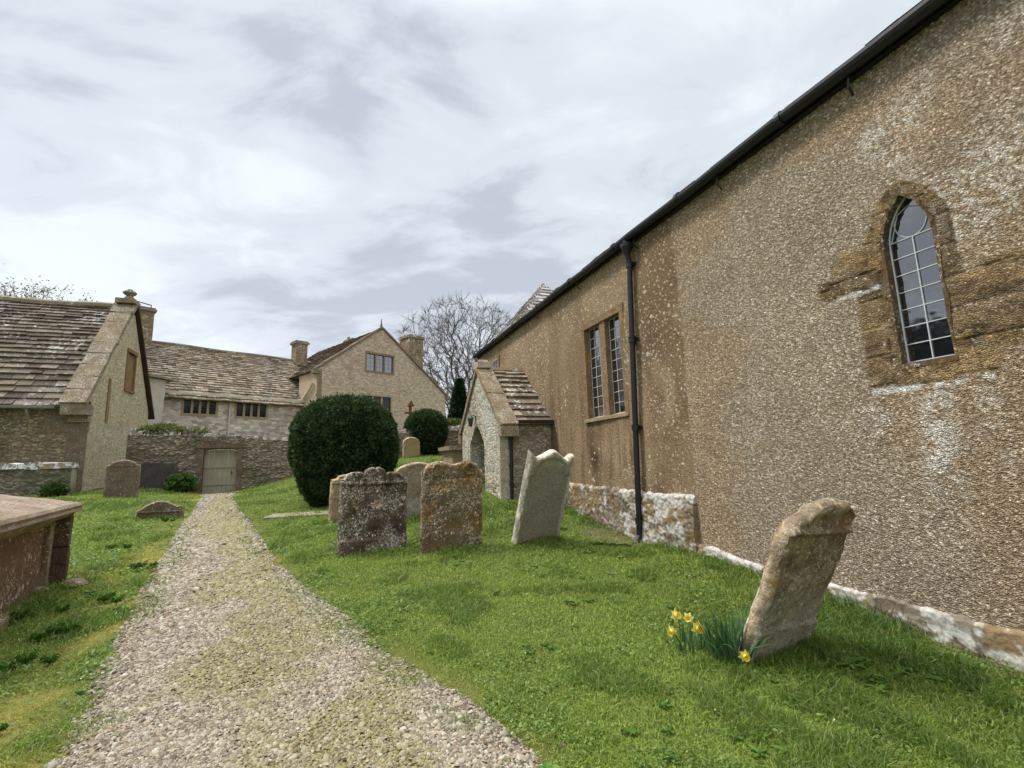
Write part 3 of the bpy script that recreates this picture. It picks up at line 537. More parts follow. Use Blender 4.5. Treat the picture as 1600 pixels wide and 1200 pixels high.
    mb.lathe([(.05, -.14), (.07, -.1), (.11, 0), (.115, .06), (.10, .06)], (6.965, .14, 5.32), 14); mb.build("drainpipe", M_dark, root, smooth=False)
    # --- two-light mullioned window
    w = sub("mullioned_window", root); y = -.06; mb = MB()
    mb.box((7.43, -.25, 2.30), (7.56, .012, 4.30)); mb.box((8.93, -.25, 2.30), (9.06, .012, 4.30)); mb.box((7.41, -.25, 4.30), (9.08, .016, 4.43)); mb.box((8.13, -.25, 2.36), (8.33, -.012, 4.30)); mb.build("stone_frame", M_hamw, w)
    mb = MB(); mb.hexa(np.array([(7.44, -.2, 2.30), (9.06, -.2, 2.30), (9.06, .04, 2.30), (7.44, .04, 2.30), (7.44, -.2, 2.42), (9.06, -.2, 2.42), (9.06, .045, 2.36), (7.44, .045, 2.36)])[[3, 2, 1, 0, 7, 6, 5, 4]][[0, 1, 2, 3, 4, 5, 6, 7]]); mb.build("sill", M_cream, w)
    leaded(w, "window_light", 7.56, 8.13, 2.40, 4.30, 3, 9, -.13, IDF); leaded(w, "window_light", 8.33, 8.93, 2.40, 4.30, 3, 9, -.13, IDF)
    # --- lancet
    w = sub("lancet_window", root); cx, hw, zs, za, zb = 2.70, .205, 3.52, 3.97, 2.345
    zz = np.concatenate([np.linspace(zb, zs, 8), np.linspace(zs, za, 24)[1:]]); hh = lancet_half(zz, zs, za, hw)
    out = np.concatenate([np.c_[cx + hh, zz], np.c_[cx - hh[:-1], zz[:-1]][::-1]]); zz2 = zb + (zz - zb) * (za + .04 - zb) / (za - zb); hh2 = lancet_half(zz2, zs, za + .04, hw + .03)
    o2 = np.concatenate([np.c_[cx + hh2, zz2], np.c_[cx - hh2[:-1], zz2[:-1]][::-1]]); m = len(out)
    mb = MB(); A = np.c_[o2[:, 0], np.full(m, .008), o2[:, 1]] + rng.normal(0, .006, (m, 3)); B = np.c_[out[:, 0], np.full(m, .006), out[:, 1]] + rng.normal(0, .003, (m, 3)); Cc = np.c_[out[:, 0], np.full(m, -.14), out[:, 1]]; A0 = np.c_[o2[:, 0], np.full(m, -.03), o2[:, 1]]
    mb.add(np.stack([A0, A, B, Cc], 1), gridf(m, 4)); mb.box((cx - hw - .03, -.24, zb - .05), (cx + hw + .03, .014, zb)); mb.build("stone_surround", M_hamd, w)
    g = MB(); n = len(out); g.add(np.c_[out[:, 0], np.full(n, -.10), out[:, 1]], np.array([list(range(n))])); gl = g.build("window_light", M_glass, w)
    b = MB(); fw = .009
    zl = [zb + .02 + i * (zs - zb + .02) / 7 for i in range(8)]
    for z in zl: hx = float(lancet_half(np.array(z), zs, za, hw)); b.box((cx - hx, -.098, z - fw / 2), (cx + hx, -.088, z + fw / 2))
    b.box((cx - fw / 2, -.098, zb), (cx + fw / 2, -.086, zl[-1])); b.tube([(p[0], -.093, p[1]) for p in out], .011, 5)
    b.tube([(cx + (hw - .02) * math.sin(t) * .75, -.092, zs + .20 + .16 * math.cos(t)) for t in np.linspace(1.2, 5.08, 14)], .005, 5); b.tube([(cx - hw + .02, -.092, zl[-1]), (cx - .1, -.092, zs + .30), (cx, -.092, za - .1), (cx + .1, -.092, zs + .30), (cx + hw - .02, -.092, zl[-1])], .005, 5)
    b.build("leading", M_lead, gl)
    # small window at the far end, half hidden by the porch
    w = sub("small_window", root); mb = MB(); mb.box((14.6, -.02, 4.2), (15.35, .03, 5.0)); mb.build("stone_frame", M_ham, w); leaded(w, "window_light", 14.72, 15.23, 4.3, 4.9, 3, 3, .045, IDF)
    # --- tower with pyramid roof
    t = sub("tower", root); c0 = np.array([18.8, -3.6]); hb = 2.3; ez, pz = 6.5, 9.35; mb = MB(); mb.box((c0[0] - 2.1, c0[1] - 2.1, 0), (c0[0] + 2.1, c0[1] + 2.1, ez + .05)); mb.build("tower_wall", mat_rubble("tower_rubble", (.36, .29, .2), (.27, .21, .14), (.4, .34, .25), 4), t)
    mb = MB(); pal = [(.40, .36, .33), (.47, .43, .39), (.34, .30, .27)]
    for k in range(4):
        an = k * math.pi / 2; d = np.array([math.cos(an), math.sin(an), 0]); a = np.array([-d[1], d[0], 0]); sl = math.atan2(pz - ez, hb); Lh = math.hypot(pz - ez, hb); u = -d * math.cos(sl) + np.array([0, 0, math.sin(sl)]); nr = d * math.sin(sl) + np.array([0, 0, math.cos(sl)])
        o = np.array([c0[0], c0[1], ez]) + d * hb - a * hb; roof_slabs(mb, o, a, u, nr, 2 * hb, Lh, 14, .3, .5, pal, .02, .9, left=lambda f: f * hb, right=lambda f: 2 * hb - f * hb)
    P = np.array([(c0[0] + sx * hb, c0[1] + sy * hb, ez - .02) for sx, sy in ((-1, -1), (1, -1), (1, 1), (-1, 1))] + [(c0[0], c0[1], pz - .02)]); mb.add(P, [np.array([(0, 1, 4), (1, 2, 4), (2, 3, 4), (3, 0, 4)]), np.array([(3, 2, 1, 0)])], (.3, .27, .24)); mb.build("tower_roof", mat_attr("pale_slate", 22, .75, 1.15, .4, .01), t)
    # --- porch
    build_porch(root); return root
def build_porch(root):
    p = sub("porch", root); s0, s1, q1, ez, az = 10.86, 14.4, 1.345, 2.47, 4.02; sc = (s0 + s1) / 2; top = lambda s: az - abs(s - sc) / (sc - s0) * (az - ez) if True else 0
    M_pr = mat_rubble("porch_rubble", (.46, .395, .30), (.30, .25, .18), (.52, .46, .36), 7.5, 1.7, .07, .06, .05); M_pg = mat_rubble("porch_gable_rubble", (.66, .58, .45), (.44, .37, .27), (.66, .59, .47), 8, 1.5, .09, .10, .09, (.16, .125, .09), .05, .45); M_pf = mat_stone("porch_ashlar", (.56, .47, .34), (.44, .36, .25), .24, (.66, .63, .56), .02, .05)
    mb = MB()  # front with pointed doorway
    dc, dh, zs, za = 12.83, .70, 2.02, 2.52
    X = np.unique(np.concatenate([np.linspace(s0, s1, 25), np.linspace(dc - dh, dc + dh, 21), [sc]])); V = []; Fq = []
    arch = lambda x: float(zs + (za - zs) * (1 - (abs(x - dc) / dh) ** 1.5)) if abs(x - dc) < dh - 1e-6 else 0
    for a, b in zip(X[:-1], X[1:]):
        m = (a + b) / 2; ins = abs(m - dc) < dh; lo = (arch(a) if abs(a - dc) < dh - 1e-6 else zs, arch(b) if abs(b - dc) < dh - 1e-6 else zs) if ins else (.2, .2)
        k = len(V); V += [(a, q1, lo[0]), (b, q1, lo[1]), (b, q1, top(b)), (a, q1, top(a))]; Fq.append((k, k + 1, k + 2, k + 3))
        if ins: k = len(V); V += [(a, q1, lo[0]), (b, q1, lo[1]), (b, q1 - .45, lo[1]), (a, q1 - .45, lo[0])]; Fq.append((k, k + 1, k + 2, k + 3))
    for x in (dc - dh, dc + dh): k = len(V); V += [(x, q1, .2), (x, q1, zs), (x, q1 - .45, zs), (x, q1 - .45, .2)]; Fq.append((k, k + 1, k + 2, k + 3))
    mb.add(V, np.array(Fq)); mb.build("porch_front", M_pg, p)
    mb = MB(); mb.box((s0, .0, .2), (s0 + .35, q1 - .003, ez)); mb.build("side_wall", M_pr, p); mb = MB(); mb.box((s1 - .35, .0, .2), (s1, q1 - .003, ez)); mb.build("side_wall", M_pr, p)
    mb = MB()
    for k in range(9): z = .35 + k * .245; d = .32 if k % 2 else .2; mb.box((s0 - .012, q1 - d, z), (s0 + .1, q1 + .008, z + .24), jit=.004)
    mb.build("corner_stone", M_pf, p)
    mb = MB(); mb.box((s0 + .36, .0, .2), (s1 - .36, .06, 2.5)); mb.build("inner_wall", mat_stone("ochre_inner_wall", (.46, .34, .18), (.36, .26, .14), .05), p)
    pal = [(.21, .165, .115), (.27, .215, .15), (.165, .13, .092), (.31, .255, .185)]; mb = MB()
    run = sc - s0 + .14; rise = (az - ez) * (run / (sc - s0)); sl = math.atan2(rise, run); Lh = math.hypot(rise, run); ze = az - rise + .06
    roof_slabs(mb, (s0 - .14, -.02, ze), (0, 1, 0), (math.cos(sl), 0, math.sin(sl)), (-math.sin(sl), 0, math.cos(sl)), q1 - .22, Lh, 10, .26, .5, pal, .028, .7)
    roof_slabs(mb, (s1 + .14, -.02, ze), (0, 1, 0), (-math.cos(sl), 0, math.sin(sl)), (math.sin(sl), 0, math.cos(sl)), q1 - .22, Lh, 10, .26, .5, pal, .028, .7)
    mb.prism([(s0 - .13, ze - .01), (sc, az + .03), (s1 + .13, ze - .01)], 1, -.02, q1 - .2, (.2, .15, .11)); mb.tube([(sc, -.02, az + .06), (sc, q1 - .2, az + .06)], .10, 6, (.30, .235, .16)); mb.build("porch_roof", M_tile, p)
    mb = MB()
    for sg in (-1, 1):
        xo = sc + sg * (sc - s0 + .17); th = .12
        d = np.array([-(sc - s0) * sg, az - ez]); d = d / np.linalg.norm(d); L = math.hypot(sc - s0 + .17, (az - ez) * (run + .03) / (sc - s0)); n = np.array([sg * d[1], abs(d[0])]); o = np.array([xo, az - (az - ez) * (sc - s0 + .17) / (sc - s0) + .02])
        st = np.linspace(0, L, 5)
        for a, b in zip(st[:-1], st[1:]):
            P = [o + d * (a + .006), o + d * (b - .006)]; q = [P[0], P[1], P[1] + n * th, P[0] + n * th]
            V = [(c[0], q1 - .40, c[1]) for c in q] + [(c[0], q1 + .06, c[1]) for c in q]; mb.add(np.array(V) + rng.normal(0, .006, (8, 3)), BOXF)
        mb.box((xo - .12, q1 - .38, o[1] - .22), (xo + .12, q1 + .055, o[1] + .02))
    mb.build("coping", M_ham_l, p)
    mb = MB(); mb.box((sc - .15, q1 - .34, az + .10), (sc + .15, q1 + .05, az + .26), jit=.02); mb.box((sc - .09, q1 - .28, az + .26), (sc + .09, q1 - .04, az + .36), jit=.025); mb.build("finial", M_pf, p)
    mb = MB(); mb.box((s0 - .20, .0, ez - .03), (s0 - .08, q1 - .42, ez + .04)); mb.tube([(s0 - .13, .90, ez), (s0 - .12, 1.0, ez - .12), (s0 - .06, 1.08, ez - .25), (s0 - .06, 1.10, .62), (s0 - .12, 1.10, .55)], .042, 12)
    for z in (2.1, 1.0): mb.tube([(s0 - .06, 1.09, z - .04), (s0 - .06, 1.09, z + .04)], .056, 12)
    mb.build("drainpipe", M_dark, p)
M_ham_l = mat_stone("weathered_coping", (.30, .225, .14), (.20, .145, .085), .21, (.62, .58, .5), .06, .05)
def build_lantern():
    x, y = ch(12.86, 1.345); o = thing("wall_lantern", "small black wall lantern above the pointed doorway of the porch", "lantern", (x, y, 2.66), CH_ROT); o.scale = (.72, .72, .72)
    mb = MB(); mb.box((-.05, 0, .0), (.05, .02, .22)); mb.tube([(0, .02, .16), (0, .12, .24), (0, .22, .24)], .012, 6); mb.build("bracket", M_dark, o)
    mb = MB(); mb.lathe([(.02, .24), (.05, .21), (.13, .12), (.13, .10)], (0, .22, 0), 6); mb.lathe([(.115, .11), (.075, -.16), (.05, -.19), (.0, -.2)], (0, .22, 0), 6)
    mb.build("lamp_case", mat_plain("lantern_glass", (.04, .045, .045), .2, .5), o)
# ---------------------------------------------------------------- barn
def build_barn():
    bx, by = ch(20.0, 12.8); root = thing("barn", "stone barn with sagging stone slate roof and coped gable with boarded opening", "barn", (bx, by, 0), CH_ROT)
    ez, az, W, L = 4.12, 8.1, 5.5, 11.0; xc = 2.9; fr = lambda v: np.c_[v[:, 0], -v[:, 1], v[:, 2]]
    M_bg = mat_rubble("golden_rubble", (.72, .60, .40), (.56, .45, .285), (.56, .46, .30), 8.5, 2.3, .05, .04, .05, (.28, .19, .10), .03, .28)
    M_bf = mat_rubble("mossy_rubble", (.40, .325, .205), (.28, .215, .13), (.33, .27, .18), 6.5, 2.6, .06, .02, .08, (.13, .085, .055), .05, .35)
    top = lambda x: az - (abs(x - xc) / xc * (az - ez) if x < xc else (x - xc) / (W - xc) * (az - ez))
    mb = MB(); panel(mb, (0, W), top, [(2.72, 3.5, 4.8, 6.28)], fr, .3, .12, -.2); mb.build("gable_wall", M_bg, root)
    mb = MB(); panel(mb, (0, L), lambda y: ez, [], lambda v: np.c_[-v[:, 1], v[:, 0], v[:, 2]], .5, 0, -.4); mb.box((.01, L - .3, -.4), (W, L, ez)); mb.box((W - .3, .01, -.4), (W, L, ez)); mb.build("front_wall", M_bf, root)
    mb = MB(); mb.box((-.02, -.03, 2.9), (.05, 1.15, 3.95), jit=.01); mb.box((-.03, -.03, 1.0), (.03, .5, 2.9), jit=.01); mb.build("corner_stone", mat_stone("stained_stone", (.17, .12, .08), (.25, .19, .125), .12, olich=.04), root)
    w = sub("boarded_opening", root); mb = MB()
    for k in range(5): x = 2.74 + k * .152; mb.box((x, .05, 4.82), (x + .145, .08, 6.26), jit=.004)
    mb.build("boards", mat_wood("ochre_boards", (.34, .215, .09), (.23, .14, .06)), w)
    mb = MB(); mb.box((2.62, -.05, 6.28), (3.6, .1, 6.42)); mb.box((2.62, -.03, 4.8), (2.72, .1, 6.28)); mb.box((3.5, -.03, 4.8), (3.6, .1, 6.28)); mb.box((2.62, -.06, 4.7), (3.6, .1, 4.8)); mb.build("frame", mat_stone("opening_frame", (.20, .12, .06), (.28, .18, .09), .03), w)
    mb = MB(); mb.box((1.25, -.04, 3.4), (1.42, .05, 4.95), jit=.01); mb.build("rust_strip", mat_stone("rusty_strip", (.28, .165, .06), (.33, .22, .10), .02), root)
    # roof
    pal = [(.19, .152, .112), (.16, .127, .097), (.225, .185, .14), (.13, .103, .08), (.26, .215, .165)]; mb = MB()
    run, rise = xc + .28, (az - ez) * (xc + .28) / xc; sl = math.atan2(rise, run); Lh = math.hypot(run, rise); z0 = az - rise + .02
    roof_slabs(mb, (-.28, .42, z0), (0, 1, 0), (math.cos(sl), 0, math.sin(sl)), (-math.sin(sl), 0, math.cos(sl)), L - .4, Lh, 24, .22, .62, pal, .03, .5)
    mb.prism([(-.27, z0 - .02), (xc, az), (W + .3, ez - .3)], 1, .2, L, (.2, .15, .11)); mb.tube([(xc, y, az + .04 + .03 * math.sin(y * 1.7)) for y in np.linspace(.3, L, 14)], .13, 7, (.29, .24, .155)); mb.build("roof", mat_attr("stone_slate", 24, .55, 1.3, .6, .02, .95, .005, (.52, .49, .43), .1, .03), root)
    # coping stones
    M_cop = mat_stone("gable_coping", (.32, .245, .16), (.20, .145, .09), .20, (.66, .63, .56), .04, .06); mb = MB()
    def cop(x0, zz0, x1, zz1, y0, y1, n, th):
        d = np.array([x1 - x0, zz1 - zz0]); Lc = np.hypot(*d); d = d / Lc; nn = np.array([-d[1], d[0]]); nn = nn if nn[1] > 0 else -nn; st = np.linspace(0, Lc, n + 1)
        for a, b in zip(st[:-1], st[1:]):
            q = [np.array([x0, zz0]) + d * (a + .008), np.array([x0, zz0]) + d * (b - .008)]; q = [q[0], q[1], q[1] + nn * th, q[0] + nn * th]
            mb.add(np.array([(c[0], y0, c[1]) for c in q] + [(c[0], y1, c[1]) for c in q]) + rng.normal(0, .012, (8, 3)), BOXF)
    cop(-.40, z0 + .02, xc, az + .10, -.09, .62, 9, .15); mb.box((-.46, -.07, z0 - .28), (.16, .58, z0 + .06), jit=.02); mb.box((-.1, -.05, z0 - .52), (.10, .5, z0 - .28), jit=.015); mb.build("coping", M_cop, root)
    mb = MB(); s_ = mb; old = mb
    mb = MB(); d = np.array([W + .35 - xc, ez - .35 - az]); Lc = np.hypot(*d); d /= Lc; n = np.array([-d[1], d[0]]); o = np.array([xc, az + .1]); q = [o, o + d * Lc, o + d * Lc + n * .09, o + n * .09]
    mb.add(np.array([(c[0], -.14, c[1]) for c in q] + [(c[0], .3, c[1]) for c in q]), BOXF); mb.build("bargeboard", mat_wood("dark_board", (.06, .035, .025), (.09, .055, .04)), root)
    mb = MB(); mb.box((xc - .32, -.1, az + .16), (xc + .32, .55, az + .34), jit=.02); mb.lathe([(.2, .34), (.17, .46), (.10, .52), (.2, .6), (.24, .66), (.2, .72), (.1, .76), (.09, .8), (0, .83)], (xc, .2, az), 14); mb.build("finial", M_cop, root)
    mb = MB(); th = np.linspace(0, np.pi, 8); P = [(-.36 + .075 * math.cos(a), z0 - .02 - .075 * math.sin(a)) for a in th]; Y = np.linspace(.75, L, 12); mb.add(np.array([[(p[0], y, p[1]) for p in P] for y in Y]), gridf(12, 8)); mb.box((-.44, .75, z0 - .025), (-.28, L, z0 - .01)); mb.tube([(-.3, 1.5, z0 - .06), (-.25, 1.5, z0 - .22), (-.06, 1.5, z0 - .34)], .04, 8); mb.build("gutter", mat_plain("grey_paint", (.34, .33, .31), .6, .3), root)
    return root
def build_low_wall():
    x, y = ch(18.62, 12.55); o = thing("low_stone_wall", "low mossy stone wall with white lichened capping in front of the barn", "stone wall", (x, y, 0), CH_ROT)
    mb = MB(); L, n, m = 9.0, 260, 46; Y, T = np.meshgrid(np.linspace(0, L, n), np.linspace(0, 1, m), indexing='ij'); Z = .4 + 1.35 * T; f1, f2, r = worley(Y / .19, Z / .075, 7); ed = np.clip((f2 - f1) / .25, 0, 1)
    X = -.04 * ed * (.5 + r) - .03 * fbm(Y * 5, Z * 5, oct=4, seed=4); C = lerp(np.array([.16, .135, .095]), np.array([.33, .29, .215]), r[..., None]) * lerp(.6, 1, ed)[..., None]; C = cmix(C, (.13, .14, .07), sstep(.5, .62, fbm(Y * 1.5, Z * 1.5, oct=4, seed=12)) * .6)
    mb.add(np.stack([X, Y, Z], -1), gridf(n, m), C.reshape(-1, 3)); mb.box((.02, 0, .4), (.42, L, 1.75), (.25, .21, .15)); mb.add(np.stack([np.c_[X[0], Y[0], Z[0]], np.c_[X[0] * 0 + .05, Y[0], Z[0]]], 1), gridf(m, 2), np.repeat(C[0], 2, 0)); M = mat_attr("old_wall_stone", 30, .7, 1.2, .6, .015); mb.build("wall", M, o, True)
    mb = MB(); y = -.05
    while y < L:
        w = rng.uniform(.35, .8); c = np.array([.30, .25, .17]) * rng.uniform(.7, 1.1); e = rng.uniform(.02, .09); mb.hexa(np.array([(-.10, y + .01, 1.73), (.46, y + .01, 1.73), (.46, y + w, 1.73), (-.10, y + w, 1.73), (-.06, y + .03, 1.86 + e), (.40, y + .03, 1.86 + e), (.40, y + w - .02, 1.87 + e), (-.06, y + w - .02, 1.87 + e)]) + rng.normal(0, .015, (8, 3)), c); y += w
    mb.build("capping", mat_attr("lichened_capping", 30, .7, 1.2, .6, .02, .95, .13, (.68, .67, .64), .1, .1), o)
# ---------------------------------------------------------------- house
def build_house():
    root = thing("manor_house", "rambling stone manor house with long stone slate roof and tall gabled wing", "house", (HP0[0], HP0[1], 0), HS_ROT)
    M_pale = mat_rubble("pale_rubble", (.70, .60, .50), (.58, .48, .39), (.72, .64, .55), 3.2, 2.2, .05, .02, .04, (.3, .22, .17), .03, .38); M_gold = mat_rubble("coursed_gold_stone", (.67, .52, .38), (.56, .43, .305), (.58, .46, .32), 6.0, 2.2, .05, .0, .06, (.27, .17, .10), .03, .28)
    M_white = mat_plain("limewash", (.56, .50, .42), .9, .1, .15, nscale=3); M_frame = M_cream; fr = lambda v: np.c_[v[:, 0], -v[:, 1], v[:, 2]]
    M_gut = mat_plain("cream_paint", (.62, .56, .46), .6, .3)
    def stone_window(x0, x1, z0, z1, n, yf, frm, glass=None):
        w = sub("mullioned_window", root); mb = MB(); e = .09
        mb.box((x0 - .12, yf - .03, z0 - .12), (x1 + .12, yf + .14, z0)); mb.box((x0 - .12, yf - .05, z1), (x1 + .12, yf + .14, z1 + .14)); mb.box((x0 - .12, yf - .02, z0), (x0, yf + .14, z1)); mb.box((x1, yf - .02, z0), (x1 + .12, yf + .14, z1))
        ws = (x1 - x0) / n
        for k in range(1, n): mb.box((x0 + ws * k - .06, yf - .005, z0), (x0 + ws * k + .06, yf + .14, z1))
        mb.build("stone_frame", frm, w)
        for k in range(n): a = x0 + ws * k + (.06 if k else 0); b = x0 + ws * (k + 1) - (.06 if k < n - 1 else 0); leaded(w, "window_light", a, b, z0, z1, 2, 4, 0, lambda v: np.c_[v[:, 0], yf + .08 - v[:, 1], v[:, 2]], lead=M_leadd, fw=.012, glass=glass or M_glass_dark)
    M_glass_up = mat_glass("pale_reflecting_glass", 3.2)
    M_leadd = mat_plain("dark_lead", (.10, .10, .105), .6, .3)
    h1, h2 = (.97, 2.5, 4.62, 5.40), (3.57, 5.19, 4.58, 5.44)
    mb = MB(); panel(mb, (-1.2, 10), lambda x: 5.72, [h1, h2], fr, .6, .14, .8); mb.box((-1.2, 6.7, .8), (10, 7, 5.7)); mb.prism([(0.02, 5.7), (7, 5.7), (3.5, 8.9)], 0, -1.2, -.9); mb.box((-1.2, .02, .8), (-.9, 7, 5.7)); mb.build("wall", M_pale, root)
    stone_window(*h1, 4, 0, M_frame); stone_window(*h2, 4, 0, M_frame)
    pal = [(.30, .235, .165), (.245, .19, .135), (.35, .28, .20), (.205, .155, .112), (.38, .315, .235)]; mb = MB(); run, rise = 3.85, 3.36 * 3.85 / 3.5; sl = math.atan2(rise, run); Lh = math.hypot(run, rise)
    sag = 0
    roof_slabs(mb, (-1.4, -.35, 9.05 - rise), (1, 0, 0), (0, math.cos(sl), math.sin(sl)), (0, -math.sin(sl), math.cos(sl)), 12.4, Lh, 26, .2, .45, pal, .028, .55)
    mb.prism([(-.34, 9.03 - rise), (3.5, 9.0), (7.3, 5.4)], 0, -1.4, 11, (.22, .17, .12)); mb.tube([(x, 3.5, 9.06 + .025 * math.sin(x * 1.3)) for x in np.linspace(-1.4, 11, 16)], .10, 6, (.20, .175, .15)); M_roof = mat_attr("house_slate", 18, .62, 1.3, .6, .02, .95, .02, (.5, .46, .39), .1, .04); mb.build("roof", M_roof, root)
    mb = MB(); mb.box((-.2, -.5, 5.60), (7.35, -.36, 5.70)); mb.tube([(3.2, -.43, 5.62), (3.2, -.3, 5.5), (3.2, -.08, 5.3), (3.2, -.08, 3.0)], .05, 8); mb.build("gutter", M_gut, root)
    # gabled wing
    xl, xr, xa, za, zl, zr, yf = 7.35, 17.45, 11.85, 10.9, 7.5, 6.65, -2.0; top = lambda x: za - ((xa - x) / (xa - xl) * (za - zl) if x < xa else (x - xa) / (xr - xa) * (za - zr))
    frw = lambda v: np.c_[v[:, 0], yf - v[:, 1], v[:, 2]]; u1, u2 = (10.72, 12.75, 7.85, 9.0), (10.52, 12.6, 4.9, 6.12)
    g = MB(); panel(g, (xl, xr), top, [u1, u2], frw, .5, .14, .8); g.box((xr - .3, yf + .02, .8), (xr, 7, 6.6)); g.build("gable_wall", M_gold, root)
    stone_window(*u1, 3, yf, mat_stone("reddish_frame", (.25, .165, .105), (.32, .22, .15), .02), M_glass_up); stone_window(*u2, 3, yf, M_frame)
    g = MB(); g.box((xl - .02, yf + .0, .8), (xl + .3, 0.5, 7.45)); g.build("side_wall", mat_stone("cream_ashlar", (.60, .48, .34), (.52, .40, .27), .02, olich=0), root)
    mb = MB(); pal2 = [(.17, .13, .10), (.22, .165, .125), (.13, .10, .08)]
    for sg, xe, zee in ((-1, xl - .15, zl - .10), (1, xr + .15, zr - .10)):
        dx, dz = xa - xe, za + .03 - zee; Lh = math.hypot(dx, dz); u = np.array([dx / Lh, 0, dz / Lh]); n = np.array([-abs(dz) / Lh * (1 if dx > 0 else -1), 0, abs(dx) / Lh]); roof_slabs(mb, (xe, yf + .25, zee), (0, 1, 0), u, n, 9, Lh, 22, .25, .5, pal2, .028, .6)
    mb.prism([(xl - .1, zl - .12), (xa, za), (xr + .1, zr - .12)], 1, yf + .15, 7, (.16, .12, .1)); mb.build("wing_roof", M_roof, root)
    mb = MB()
    for xe, zee in ((xl - .15, zl - .08), (xr + .18, zr - .1)):
        o = np.array([xe, zee]); d = np.array([xa - xe, za + .02 - zee]); L = np.hypot(*d); d /= L; n = np.array([-d[1], d[0]]); n = n if n[1] > 0 else -n
        st = np.linspace(0, L, 9)
        for a, b in zip(st[:-1], st[1:]): q = [o + d * (a + .005), o + d * (b - .005)]; q = [q[0], q[1], q[1] + n * .13, q[0] + n * .13]; mb.add(np.array([(c[0], yf - .08, c[1]) for c in q] + [(c[0], yf + .3, c[1]) for c in q]) + rng.normal(0, .008, (8, 3)), BOXF)
        mb.box((xe - .15, yf - .07, zee - .22), (xe + .25, yf + .28, zee + .04), jit=.01)
    mb.lathe([(.10, 0), (.07, .2), (.05, .3), (.02, .62), (0, .64)], (xa, yf + .1, za + .12), 8); mb.build("coping", mat_stone("dark_coping", (.19, .14, .095), (.26, .195, .13), .05), root)
    mb = MB(); mb.tube([(xl - .1, yf + 1.9, 5.7), (xl - .12, yf + .9, 6.2), (xl - .12, yf + .3, 6.7)], .07, 8); mb.build("drainpipe", M_gut, root)
    # chimneys
    M_ch = mat_rubble("chimney_stone", (.33, .25, .15), (.25, .18, .105), (.36, .29, .2), 4, 2, .05, .03, .12, (.13, .10, .06), .03)
    def chimney(x0, x1, y0, y1, zb, zt, pots=1, cap=.10):
        c = MB(); c.box((x0, y0, zb), (x1, y1, zt)); c.box((x0 - .05, y0 - .05, zb), (x1 + .05, y1 + .05, zb + .35)); c.box((x0 - cap, y0 - cap, zt), (x1 + cap, y1 + cap, zt + .13)); c.box((x0 - cap * .4, y0 - cap * .4, zt + .13), (x1 + cap * .4, y1 + cap * .4, zt + .22))
        for k in range(pots): cx = x0 + (x1 - x0) * (k + .5) / pots; c.lathe([(.14, 0), (.12, .22), (.0, .22)], (cx, (y0 + y1) / 2, zt + .22), 10)
        c.build("chimney", M_ch, root)
    chimney(8.15, 8.95, 3.1, 3.9, 8.3, 10.25, 0); chimney(14.9, 16.2, -.9, .3, 7.6, 11.05, 1, .09); chimney(12.75, 13.45, 4.2, 5.0, 8.0, 11.35, 2, .06); chimney(-1.05, -.15, 3.0, 4.0, 8.2, 10.75, 0)
    mb = MB(); mb.tube([(-.95, 3.5, 10.9), (-.95, 3.5, 11.35), (-.25, 3.5, 11.25), (-.25, 3.5, 10.9)], .035, 6); mb.build("chimney_cowl", M_dark, root)
    # limewashed projecting block at the left end
    mb = MB(); mb.hexa(np.array([(-4, -1.3, .8), (-.35, -1.3, .8), (-.35, .0, .8), (-4, .0, .8), (-4, -1.3, 6.6), (-.15, -1.3, 6.1), (-.15, .0, 6.1), (-4, .0, 6.6)])); mb.build("projecting_block", M_white, root)
    mb = MB(); mb.hexa(np.array([(-4, -1.5, 6.6), (.1, -1.5, 6.1), (.1, .3, 6.1), (-4, .3, 6.6), (-4, -1.5, 6.78), (.1, -1.5, 6.2), (.1, .3, 6.5), (-4, .3, 7.0)])); mb.build("block_roof", M_ham_l, root)
    return root
